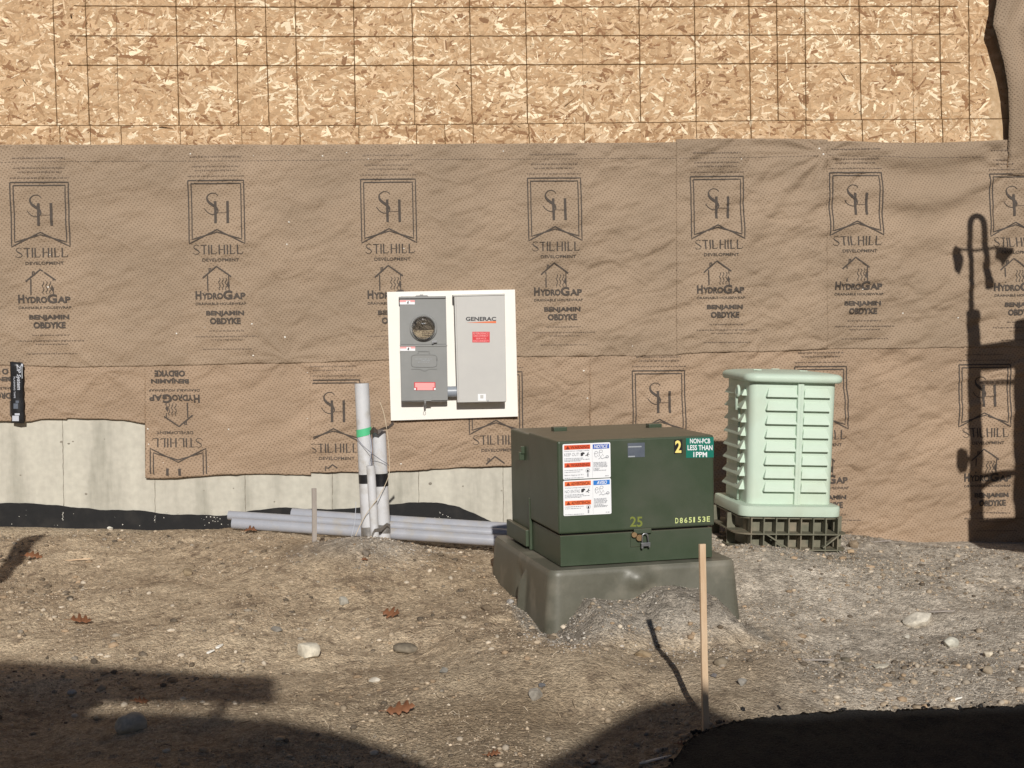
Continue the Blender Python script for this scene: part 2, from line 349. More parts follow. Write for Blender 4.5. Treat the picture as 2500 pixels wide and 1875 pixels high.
# ================================================================== GROUND
GC = []   # control points x,y,h
def gc(P): GC.append(tuple(P))
for px, py in ((-600, 1290), (-200, 1285), (0, 1286), (230, 1290), (420, 1296), (520, 1298)): gc(at(px, py, -.03))
for px, py in ((700, 1303), (900, 1316), (1250, 1336)): gc(at(px, py, -.35))
for px, py in ((620, 1288+6), (1250, 1340)): gc(at(px, py, -.62))
for px, py in ((2120, 1322), (2300, 1325), (2480, 1326), (2900, 1330)): gc(at(px, py, -.05))
gc(at(1750, 1325, -.1)); gc(at(1540, 1330, -.1))
gc(at(1780, 1322, -1.6)); gc(at(2070, 1322, -1.5)); gc(at(1850, 1335, -1.95)); gc(at(1980, 1335, -1.95)); gc(at(1920, 1322, -1.5))
gc(at(920, 1340, -1.5)); gc(at(768, 1348, -1.75)); gc(at(2300, 1400, -2.0)); gc(at(2480, 1400, -2.1))
gc(dep(1340, 1540, 6.75)); gc(dep(1212, 1412, 7.9)); gc(dep(1275, 1475, 7.25)); gc(dep(1800, 1515, 7.1))
gc(dep(1722, 1790, 5.5)); gc(dep(1000, 1600, 6.6)); gc(dep(1590, 1605, 6.3)); gc(dep(1250, 1570, 6.5)); gc(dep(1380, 1590, 6.35)); gc(dep(1750, 1600, 6.35)); gc(dep(400, 1500, 7.3)); gc(dep(2100, 1600, 6.9)); gc(dep(0, 1450, 7.8))
for x in (-6, -3.5, -2, -1, 0, 1, 2, 3.5, 6):
    for y in (-4.9, -5.6, -8): GC.append((x, y, 0.0))
_G = np.array(GC)
def ghs(x, y):                                    # smooth ground height
    x = np.asarray(x, float); y = np.asarray(y, float)
    num = np.zeros(np.broadcast(x, y).shape); den = num.copy()
    for gx, gy, gz in _G:
        wv = 1/(((x-gx)**2+(y-gy)**2)+.06)**1.7; num += wv*gz; den += wv
    far = np.clip(((np.abs(x)-7)/6), 0, 1)
    return num/den*(1-far)+.03*far
_c1 = dep(890, 1400, 8.1)
_m1 = dep(1590, 1500, 6.5)
_cy = math.radians(14); _e1 = _r0*math.cos(_cy)+_f0*math.sin(_cy); _e2 = -_r0*math.sin(_cy)+_f0*math.cos(_cy); _F0 = dep(1366, 1384, 6.95)
# where the heap meets the pad front (seen heights along it)
_hp = [(1338, 1540), (1370, 1520), (1398, 1484), (1425, 1462), (1490, 1463), (1545, 1459), (1590, 1430), (1640, 1424), (1700, 1432), (1735, 1452), (1765, 1492), (1800, 1530)]
_ha = []; _hz = []
for _x, _y in _hp:
    _P = rp(_x, _y, _F0-_e2*.085, _e2); _ha.append(float((_P-_F0)@_e1)); _hz.append(float(_P[2])+(.034 if 1400 < _x < 1750 else 0))
def mounds(x, y):
    def g(cx, cy, sx, sy, h, p=1.0): return h*np.exp(-(np.abs((x-cx)/sx)**2+np.abs((y-cy)/sy)**2)**p)
    r = g(_c1[0]-.02, _c1[1]+.06, .40, .34, .15)
    return r
def heapw(x, y):
    dx = np.asarray(x)-_F0[0]; dy = np.asarray(y)-_F0[1]; a = dx*_e1[0]+dy*_e1[1]; b = dx*_e2[0]+dy*_e2[1]
    b = b+fbm(x, y, .22, 36, 2)*.10; t = np.clip((b+.62)/.50, 0, 1); w_ = t*t*(3-2*t); w_ = w_**.85*np.clip((.5-b)/.2, 0, 1)
    w_ = w_*np.clip((a-_ha[0]+.12)/.12, 0, 1)*np.clip((_ha[-1]+.10-a)/.10, 0, 1)
    return a, w_
def gh(x, y):
    h = ghs(x, y)+mounds(x, y); a, w_ = heapw(x, y); pz = np.interp(a, _ha, _hz)
    return h+(pz-h)*w_
def gh_full(x, y):
    x = np.asarray(x, float); y = np.asarray(y, float)
    h = gh(x, y); k = np.clip((-.02-y)/.3, .25, 1); rg_ = (.35+.65*np.clip(fbm(x, y, .9, 52, 2)*2.2+.6, 0, 1))*(1-.7*np.clip(heapw(x, y)[1]*1.5, 0, 1))
    h = h+k*(fbm(x, y*1.3, .55, 3, 2)*.075+fbm(x*.9, y*1.1, .20, 8, 3)*.022*rg_+fbm(x, y, .045, 12, 3)*.0055+np.clip(fbm(x, y, .07, 62, 2)-.15, 0, 1)*.025*rg_)
    return h
def nonuni(a0, a1, b0, b1, st, nout):
    inner = np.arange(b0, b1, st); g = (np.linspace(0, 1, nout)**2.2)
    lo = b0-(b0-a0)*g[::-1][:-1]; hi = b1+(a1-b1)*g
    return np.concatenate([lo, inner, hi])
xs = nonuni(-70, 70, -3.6, 4.1, .0115, 26); ys = np.concatenate([-5.9-(70-5.9)*(np.linspace(0, 1, 26)**2.2)[::-1][:-1], np.arange(-5.9, .25, .0115)])
X, Y = np.meshgrid(xs, ys); H = gh_full(X, Y)
nx, ny = len(xs), len(ys); idx = np.arange(nx*ny).reshape(ny, nx)
F = np.stack([idx[:-1, :-1], idx[:-1, 1:], idx[1:, 1:], idx[1:, :-1]], -1).reshape(-1, 4)
def greyzone(x, y):
    # grey mulch to the right of the transformer and on its front mound
    g1 = 1/(1+np.exp(-(x-1.62-.12*(-4.2-y)+fbm(x, y, .6, 20, 3)*.7)*5)) * 1/(1+np.exp(-(y+4.55-.28*(x-2.6)+fbm(x, y, .5, 30, 3)*.6)*5))
    g2 = np.clip(heapw(x, y)[1]*2.6, 0, 1)
    g3 = .9*np.clip(np.exp(-(((x-_c1[0])/.34)**2+((y-_c1[1]-.1)/.28)**2)**1.6), 0, 1)
    return np.clip(np.maximum(np.maximum(g1, g2), g3), 0, 1)
def gcol(x, y):
    n1 = fbm(x, y*1.2, .42, 40, 4); n2 = fbm(x, y, .065, 45, 3); n3 = fbm(x, y, .024, 50, 1)
    base = np.array([.43, .33, .225]); lt = np.array([.61, .49, .345]); dk = np.array([.23, .17, .12]); gr = np.array([.46, .415, .355]); dkm = np.array([.24, .175, .11])
    t = np.clip(.45+n1*.9+n2*.45+n3*.5, 0, 1)[..., None]; c = base*(1-t)+lt*t
    n5 = vn(x, y, .035, 44); t = np.clip((-(n2*.8+n3*1.0+n5*1.0)-.22-n1*.35)*1.3, 0, .75)[..., None]; c = c*(1-t)+dk*t
    near = np.clip((-3.6-y)/1.0, 0, 1)[..., None]*.5; c = c*(1-near)+np.array([.225, .18, .125])*near  # soil colour darkened towards the camera to deepen the foreground shadows
    moist = np.clip(fbm(x, y, .7, 55, 3)*2.5-.25, 0, 1)[..., None]*.5; c = c*(1-moist)+dkm*moist
    g = greyzone(x, y)[..., None]; gg = gr*(1+(n1*.35+n2*.35+n3*.6)[..., None])*(1-.30*np.clip(heapw(x, y)[1]*2, 0, 1))[..., None]; c = c*(1-g*.85)+gg*g*.85
    return c
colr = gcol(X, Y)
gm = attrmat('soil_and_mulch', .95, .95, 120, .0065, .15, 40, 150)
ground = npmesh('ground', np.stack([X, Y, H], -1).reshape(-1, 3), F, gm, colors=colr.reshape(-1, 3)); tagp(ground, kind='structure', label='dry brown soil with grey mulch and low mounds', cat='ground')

def groundhit(px, py):
    d = ray(px, py); t = 3.5
    while t < 13:
        P = CAM+d*t
        if P[2] < float(gh_full(P[0], P[1])): break
        t += .01
    return P
# mulch fibres: nobody could count them
def fibres(n):
    x = RNG.uniform(-3.2, 4.0, n*2); y = RNG.uniform(-5.7, -.08, n*2)
    # keep those in view
    dx = x-CAM[0]; dy = y-CAM[1]; dz = dx*_f0[0]+dy*_f0[1]; lx = dx*_r0[0]+dy*_r0[1]
    k = (np.abs(lx/dz) < .39); x = x[k][:n]; y = y[k][:n]; n = len(x)
    g = greyzone(x, y); ang = RNG.uniform(0, math.pi, n); ln = RNG.uniform(.015, .055, n)*(1-.45*g); wd = RNG.uniform(.0012, .0026, n)
    bend = RNG.normal(0, .35, n); z = gh_full(x, y)
    P = []
    for s, zz in ((-.5, 0), (0, 1), (.5, 0)):
        a = ang+bend*s*2; cx = x+np.cos(a)*ln*s; cy = y+np.sin(a)*ln*s
        h = gh_full(cx, cy)+.0015+RNG.uniform(.001, .009, n)*(zz+.3)
        ox = -np.sin(a)*wd/2; oy = np.cos(a)*wd/2; tz = RNG.uniform(-1, 1, n)*wd*.6
        P += [np.stack([cx+ox, cy+oy, h+tz], -1), np.stack([cx-ox, cy-oy, h-tz], -1)]
    V = np.stack(P, 1).reshape(-1, 3); b = np.arange(n)[:, None]*6
    F = np.concatenate([b+np.array([0, 1, 3, 2]), b+np.array([2, 3, 5, 4])])
    t = RNG.random(n)[:, None]; c = np.where(t < .5, np.array([.60, .49, .36]), np.array([.42, .33, .225])); c = np.where(t > .85, np.array([.14, .10, .065]), c)
    cg = np.array([.43, .395, .35])*(.6+t*.75); c = c*(1-g[:, None])+cg*g[:, None]; c = c*RNG.uniform(.75, 1.15, n)[:, None]
    return V, F, np.repeat(c, 6, 0)
V, F, c = fibres(9000)
o = npmesh('mulch', V, F, M['fiber'], colors=c, smooth=False); tagp(o, 'thin layer of dry straw-like mulch fibres scattered over the soil', 'mulch', kind='stuff')

def ico(sub):
    bm = bmesh.new(); bmesh.ops.create_icosphere(bm, subdivisions=sub, radius=1); V = np.array([v.co[:] for v in bm.verts]); F = np.array([[v.index for v in f.verts] for f in bm.faces]); bm.free(); return V, F
IV, IF = ico(1)
def pebbles(n, r0, r1, name, label, pal, zone=None):
    x = RNG.uniform(-3.0, 4.0, n*3); y = RNG.uniform(-5.7, -.06, n*3)
    kc = fbm(x, y, .5, 29, 3)+RNG.normal(0, .18, len(x)) > -.05; x = x[kc]; y = y[kc]
    if zone is not None: k = zone(x, y); x = x[k]; y = y[k]
    x = x[:n]; y = y[:n]; n = len(x)
    r = r0*np.exp(RNG.random(n)**2.5*math.log(r1/r0)); z = gh_full(x, y)
    S = np.stack([r*RNG.uniform(.7, 1.5, n), r*RNG.uniform(.7, 1.2, n), r*RNG.uniform(.45, .8, n)], -1)
    a = RNG.uniform(0, 6.28, n); J = 1+RNG.normal(0, .13, (n, len(IV), 1))
    P = IV[None]*J*S[:, None, :]
    ca, sa = np.cos(a)[:, None], np.sin(a)[:, None]
    P = np.stack([P[..., 0]*ca-P[..., 1]*sa, P[..., 0]*sa+P[..., 1]*ca, P[..., 2]], -1)+np.stack([x, y, z+r*.2], -1)[:, None, :]
    F = (np.arange(n)[:, None, None]*len(IV)+IF[None]).reshape(-1, 3)
    ci = np.array(pal)[RNG.integers(0, len(pal), n)]*RNG.uniform(.7, 1.2, (n, 1))
    o = npmesh(name, P.reshape(-1, 3), F, M['stone'], colors=np.repeat(ci, len(IV), 0), smooth=False); tagp(o, label, 'gravel', kind='stuff'); return o
pebbles(9000, .003, .021, 'gravel', 'small pebbles and crumbs of stone scattered in the soil', [(.40, .32, .23), (.20, .155, .11), (.56, .48, .38), (.34, .29, .23), (.15, .12, .09), (.40, .29, .19), (.46, .37, .27)])
V_ = None
pebbles(26000, .0025, .0075, 'dirt_grit', 'fine gritty grains of soil covering the whole yard', [(.46, .36, .26), (.36, .28, .20), (.56, .46, .35), (.24, .185, .135), (.42, .34, .25)])
pebbles(16000, .0025, .008, 'mulch_grit', 'grey grains strewn through the grey mulch at right', [(.40, .36, .31), (.30, .27, .23), (.52, .48, .42), (.22, .195, .165)], lambda x, y: greyzone(x, y) > .45)
pebbles(16000, .003, .009, 'dirt_crumbs', 'coarse grey crumbs piled on the mounds beside the pad', [(.38, .34, .30), (.28, .25, .22), (.50, .46, .41)],
        lambda x, y: ((((x-_m1[0])/.6)**2+((y-_m1[1]-.05)/.45)**2) < 1) | ((((x-_c1[0])/.45)**2+((y-_c1[1]-.1)/.4)**2) < 1))

# ================================================================== HOUSE WALL
house = empty('house', (0, 0, 0), 'wood-framed house wall under construction, chipboard above brown building paper and a concrete foundation', 'house')
# OSB sheathing
zt = 5.4
M['osbbase'] = mottled('osb_base', (.42, .28, .15), (.58, .41, .25), 25, .75, 0, .4, 60, .002, c3=(.66, .50, .33), s3=18)
M['flake'] = attrmat('wood_strands', .72, .35, 260, .0008, .10, 90)
b = MB(); b.box((.5, .045, (zt+.9)/2+.0), (26, .06, zt-.9)); osb = b.build('sheathing', M['osbbase'], house)
def flakes(n, x0, x1, z0, z1):
    x = RNG.uniform(x0, x1, n); z = RNG.uniform(z0, z1, n); big_ = RNG.random(n); ln = RNG.uniform(.035, .145, n)*np.where(big_ < .15, 1.3, 1); wd = RNG.uniform(.008, .027, n)*np.where(big_ < .15, 1.5, 1)
    # strands are laid roughly along the panel with a wide spread
    a = RNG.normal(0, .60, n); sw = RNG.random(n) < .30; a[sw] = RNG.uniform(0, math.pi, sw.sum())
    px_ = np.array([-.5, -.36, .38, .5, .34, -.42]); pz_ = np.array([-.1, .5, .45, .08, -.5, -.45])
    J1 = RNG.normal(0, .07, (n, 6)); J2 = RNG.normal(0, .14, (n, 6)); bend = RNG.normal(0, .05, n)[:, None]
    u = (px_+J1)*ln[:, None]; v = (pz_+J2)*wd[:, None]+bend*(4*(px_**2)-.5)*ln[:, None]*.5
    ca, sa = np.cos(a)[:, None], np.sin(a)[:, None]
    lay = RNG.random(n)*.0020; ti = RNG.normal(0, .010, n)[:, None]; tv = RNG.normal(0, .035, n)[:, None]
    XX = x[:, None]+u*ca-v*sa; ZZ = z[:, None]+u*sa+v*ca; YY = .0135-lay[:, None]+ti*u+tv*v
    V = np.stack([XX, YY, ZZ], -1).reshape(-1, 3); b = np.arange(n)[:, None]*6; F = np.concatenate([b+np.array([0, 3, 2, 1])[None], b+np.array([0, 5, 4, 3])[None]])
    t = RNG.random(n); big = fbm(x, z, .35, 5, 3)
    pal = np.array([[.29, .165, .085], [.43, .28, .155], [.525, .365, .215], [.595, .43, .265], [.70, .54, .36], [.88, .77, .57]])*np.array([.99, .93, .89])
    cum = np.array([.06, .25, .54, .77, .91, 1.0]); ci = np.searchsorted(cum, np.clip(t+big*.12, 0, .999)); c = pal[ci]*RNG.uniform(.86, 1.1, n)[:, None]
    return V, F, np.repeat(c, 6, 0)
zb = 2.70
V, F, c = flakes(54000, -2.95, 4.35, zb, 4.3)
npmesh('strands', V, F, M['flake'], parent=osb, colors=c, smooth=False)
# panel nailing marks and seams, as thin strips on the panels
def strip(b, pts, wpx, Y=.0085, mi=0, jit=.5):
    P = []
    for (x0, y0), (x1, y1) in zip(pts[:-1], pts[1:]):
        n = max(2, int(math.hypot(x1-x0, y1-y0)/9))
        for i in range(n): P.append((x0+(x1-x0)*i/n, y0+(y1-y0)*i/n))
    P.append(pts[-1]); hor = abs(pts[-1][0]-pts[0][0]) > abs(pts[-1][1]-pts[0][1])
    V = []
    for i, (x, y) in enumerate(P):
        w_ = wpx*random.uniform(.7, 1.25)/2; j = random.uniform(-jit, jit)
        if hor: q = [(x, y+j-w_), (x, y+j+w_)]
        else: q = [(x+j-w_, y), (x+j+w_, y)]
        for a in q: V.append(at(a[0], a[1], Y))
    b.add(V, [(2*i, 2*i+1, 2*i+3, 2*i+2) for i in range(len(P)-1)], mi)
def seam_y(x): return np.interp(x, [-100, 830, 1660, 2500], [306, 306, 297, 289])
b = MB()
up = [(129, 139), (208, 218), (429, 437), (574, 583), (647, 657), (720, 728), (863, 868), (1005, 1013), (1146, 1153), (1283, 1288), (1560, 1564), (1695, 1700), (1828, 1833), (1896, 1900), (1965, 1968), (2097, 2103), (2293, 2299), (2365, 2367)]
for a, c_ in up: strip(b, [(a-4, -120), (a, 0), (c_, float(seam_y(c_)))], 2.7)
strip(b, [(283, 0), (285, 90)], .8); strip(b, [(285, 90), (290, 305)], 1.3, jit=.8)
for xx in (1420, 2225): strip(b, [(xx, 0), (xx+6, 295)], .7, jit=1)
for a, c_ in ((145, 147), (220, 221), (295, 297), (440, 441), (590, 591), (661, 662), (732, 733), (876, 877), (1017, 1017), (1086, 1087), (1155, 1156), (1291, 1293), (1427, 1428), (1700, 1702), (1833, 1835), (1967, 1969), (2105, 2107), (2235, 2236), (2301, 2302), (2368, 2369)):
    strip(b, [(a, float(seam_y(a))+1), (c_, 360)], random.choice((1.6, 2.2, 2.6)))
strip(b, [(180, 14), (830, 18), (1250, 17.5), (1660, 16), (2338, 15)], 2.4); strip(b, [(170, 87), (830, 89), (1660, 86), (2330, 83)], 2.4); strip(b, [(166, 159), (830, 160), (1660, 156), (2345, 152)], 2.4)
strip(b, [(170, -57), (1250, -55), (2340, -57)], 2.4)
strip(b, [(-400, 306), (0, 306), (830, 306), (1660, 298), (1700, 296), (2000, 293), (2470, 289)], 1.3)
b.build('marking_lines', M['line'], osb, fix=False)
b = MB()                                         # dark knots and bark specks along the lines
for k in range(420):
    if random.random() < .55: a = random.choice(up); x = random.uniform(*a)+random.gauss(0, 5); y = random.uniform(0, 350)
    else: x = random.uniform(0, 2460); y = random.uniform(0, 350)
    P = at(x, y, .0095); w_ = random.uniform(.002, .010); h_ = random.uniform(.002, .005); an = random.uniform(-.6, .6)
    pts = [(math.cos(t)*w_*random.uniform(.6, 1), math.sin(t)*h_*random.uniform(.6, 1)) for t in [i*1.047 for i in range(6)]]
    b.add([(P[0]+u*math.cos(an)-v*math.sin(an), P[1]-k*1e-6, P[2]+u*math.sin(an)+v*math.cos(an)) for u, v in pts], [tuple(range(6))])
b.build('bark_specks', M['line'], osb, fix=False)['kind'] = 'stuff'

# foundation
fz = float(at(300, 1000, 0)[2]); b = MB()
b.box((.5, .06, 0.1), (26, .10, 1.92)); fnd = b.build('foundation', M['conc'], house)
b = MB()
for x0, x1 in ((152, 157), (377, 379), (598, 599), (810, 812), (1021, 1023), (1228, 1229), (1440, 1441), (-60, -58)):
    b = MB(); strip(b, [(x0, 1000), (x1, 1330)], 1.8, Y=.0085, jit=.7); b.build('form_joint', M['concline'], fnd, fix=False)
for (x, y, r) in ((150, 1079, 3), (168, 1083, 2.4), (178, 1078, 2), (570, 1192, 2), (670, 1225, 2), (498, 1198, 1.6), (210, 1206, 2.6), (1050, 1180, 4), (1225, 1198, 2), (1130, 1187, 2), (50, 1160, 2), (255, 1072, 1.5)):
    P = at(x, y, .0082); r *= .0029; b = MB()
    b.add([(P[0]+r*math.cos(t)*random.uniform(.8, 1.6), P[1], P[2]+r*math.sin(t)*random.uniform(.6, 1.1)) for t in [i*.785 for i in range(8)]], [tuple(range(8))]); b.build('tie_mark', M['concline'], fnd, fix=False)
tx = [-900, -300, 0, 60, 130, 200, 250, 330, 420, 480, 540, 590, 640, 700, 780, 860, 950, 1000, 1040, 1080, 1120, 1160, 1200, 1250, 1330, 1420, 1550, 1700, 1760]
ty = [1232, 1230, 1228, 1230, 1234, 1240, 1243, 1247, 1255, 1259, 1258, 1252, 1244, 1240, 1243, 1240, 1231, 1226, 1226, 1230, 1238, 1254, 1273, 1281, 1290, 1292, 1280, 1270, 1275]
pxs = np.arange(-900, 1760, 3.0); top = np.interp(pxs, tx, ty)+fbm(pxs, pxs*0, 70, 2, 4, .5)*6
A = at(pxs, top, .004); B_ = A.copy(); B_[:, 2] = -.6; n = len(pxs)
V = np.concatenate([A, B_]); i = np.arange(n-1); F = np.stack([i, i+1, i+1+n, i+n], -1)
npmesh('dampproofing', V, F, M['tar'], parent=fnd, smooth=False)
b = MB()
for k in range(70):
    x, y = random.choice([(random.gauss(520, 14), random.gauss(1270, 5)), (random.uniform(0, 560), random.uniform(1240, 1285)), (random.gauss(1072, 14), random.gauss(1262, 7)), (random.gauss(153, 1), random.uniform(1245, 1270)), (random.gauss(378, 1), random.uniform(1258, 1275))])
    P = at(x, y, .0015); r = random.uniform(.4, 1.5)*.0029
    b.add([(P[0]+r*math.cos(t)*random.uniform(.6, 1.3), P[1], P[2]+r*math.sin(t)*random.uniform(.6, 1.2)) for t in [i*1.047 for i in range(6)]], [tuple(range(6))])
b.build('mortar_flecks', M['concpale'], fnd, fix=False)['kind'] = 'stuff'

# ---- building paper
_an = [(at(2012, 372, 0), 11, .016, .85, 1.3), (at(2462, 420, 0), 7, .016, 1.0, 2.2), (at(705, 872, 0), 9, .010, .38, .4), (at(1285, 865, 0), 8, .008, .3, 2), (at(250, 905, 0), 8, .007, .4, 1), (at(2290, 770, 0), 5, .010, .35, 0)]
_sw = (float(at(2030, 360, 0)[0]), float(at(2470, 360, 0)[0])); _swz = float(at(2250, 345, 0)[2]); _bc = at(1105, 865, 0)
def wr(x, z):
    am = np.clip(1.6+.35*(x-1.0), 1.35, 2.4)
    r = fbm(x+z*.55, z*1.9-x*.35, .55, 6, 3, .42)*.030 + (fbm(x*.75+z*.55, (z-x*.42)*2.2, .20, 14, 3, .5)*.014+fbm(x*1.2-z*.5, (z+x*.3)*2.0, .11, 24, 2)*.0045)*am
    rg = np.abs(fbm(x*.7+z*.5, (z-x*.45)*2.6, .34, 17, 2)); r = r-.012*np.exp(-(rg/.05)**2)*np.clip(.45+.22*(x-.4), .3, 1)
    rg = np.abs(fbm(x*1.3-z*.9, (z+x*.55)*1.3, .42, 57, 2)); r = r+.007*np.exp(-(rg/.03)**2)
    for P, nn, A_, R_, ph in _an:
        dx = x-P[0]; dz = z-P[2]; rr = np.sqrt(dx*dx+dz*dz); th = np.arctan2(dz, dx)
        wv = np.sin(th*nn+ph+1.5*np.sin(th*2.3)+fbm(x, z, .5, 25, 2)*2); r = r+A_*np.sign(wv)*np.abs(wv)**1.0*np.clip(rr/.18, 0, 1)*np.exp(-(rr/R_)**1.5)
    xa, xb = _sw; t = np.clip((x-xa)/(xb-xa), 0, 1); v = _swz-z-.20*4*t*(1-t)
    sw_ = 4*t*(1-t)*np.exp(-(np.clip(np.abs(v-.15)-.15, 0, 9)/.30)**2)
    r = r*(1-.65*sw_)-.030*sw_*np.sin(v*2*math.pi/.30+.4)
    bx = np.clip(1.5-np.abs(x-_bc[0])/.40, 0, 1)*np.clip(1.5-np.abs(z-_bc[2])/.40, 0, 1); r = r*(1-.75*bx)
    return .037*np.tanh(r/.037)
def wy(x, z, base): return -(base+.013+wr(x, z)*.85)
def onwrap(px, py, base, lift=.0012):
    P = at(px, py, -(base+.02)); P = np.array(P); P[..., 1] = wy(P[..., 0], P[..., 2], base)-lift; return P
def sheet(name, top, bot, base, label=None, step=4.0, wav=1.5):
    wm = M['wrapup'] if base > .016 else M['wrap']
    x0 = top[0][0]; x1 = top[-1][0]; cols = [x0]
    brk = sorted(set([p[0] for p in top]+[p[0] for p in bot]))
    for a, c_ in zip(brk[:-1], brk[1:]):
        n = max(1, int((c_-a)/step)); cols += [a+(c_-a)*i/n for i in range(1, n+1)]
    cols = np.array(cols); yt = np.interp(cols, *zip(*top)); yb = np.interp(cols, *zip(*bot))
    yt = yt+fbm(cols, cols*0, 60, 9, 3)*wav*.8; yb = yb+fbm(cols, cols*0+99, 50, 19, 4)*wav*1.6
    rows = int((yb-yt).max()/step)+1; t = np.linspace(0, 1, rows)[:, None]
    PY = yt+(yb-yt)*t; PX = np.broadcast_to(cols, PY.shape); P = onwrap(PX, PY, base, 0)
    edge = np.minimum(t*rows*step, (1-t)*rows*step); nr, nc = PX.shape; idx = np.arange(nr*nc).reshape(nr, nc)
    F = np.stack([idx[:-1, :-1], idx[1:, :-1], idx[1:, 1:], idx[:-1, 1:]], -1).reshape(-1, 4)
    o = npmesh(name, P.reshape(-1, 3), F, [wm, M['wrapback']], parent=house)
    m = o.modifiers.new('s', 'SOLIDIFY'); m.thickness = .0016; m.offset = -1; m.material_offset_rim = 1; m.material_offset = 1
    if label: o['label'] = label
    return o
UB = [(-400, 890), (0, 892), (60, 893), (180, 897), (440, 893), (700, 886), (760, 884), (1270, 872), (1300, 871)]
shA = sheet('building_paper', [(-700, 354), (0, 353), (830, 352), (1250, 350), (1658, 347)], [(-700, 892), (0, 892), (60, 893), (180, 897), (440, 893), (700, 886), (760, 885), (1270, 871), (1658, 868)], .017, 'long upper sheet of brown building paper with wrinkles and five rows of printed marks')
shB = sheet('building_paper', [(1652, 340), (1750, 338), (1968, 338), (2022, 340)], [(1652, 866), (1700, 862), (1860, 858), (1950, 856), (2022, 853)], .021, 'narrow upper sheet with deep diagonal creases at its right')
shC = sheet('building_paper', [(2018, 344), (2100, 345), (2192, 348), (2300, 348), (2455, 342), (2700, 338), (3100, 330)], [(2018, 853), (2100, 851), (2175, 852), (2300, 849), (2700, 846), (3100, 842)], .017, 'upper right sheet sagging in soft swags below the loose flap')
shD = sheet('building_paper', [(-700, 870), (0, 870), (759, 860)], [(-700, 1032), (0, 1028), (74, 1029), (98, 1023), (126, 1022), (160, 1024), (163, 1021), (300, 1026), (353.5, 1035), (354.5, 1168), (400, 1170), (470, 1165), (540, 1160), (680, 1158), (759, 1160)], .0115, 'lower left sheet printed upside down with a stepped bottom edge')
shE = sheet('building_paper', [(756, 860), (1300, 850), (2300, 832), (3100, 820)], [(756, 1153), (900, 1153), (1000, 1150), (1095, 1144), (1110, 1141), (1250, 1138), (1440, 1136), (1441, 1300), (1800, 1340), (2100, 1328), (2500, 1332), (3100, 1340)], .0125, 'lower right sheet reaching down to the ground')

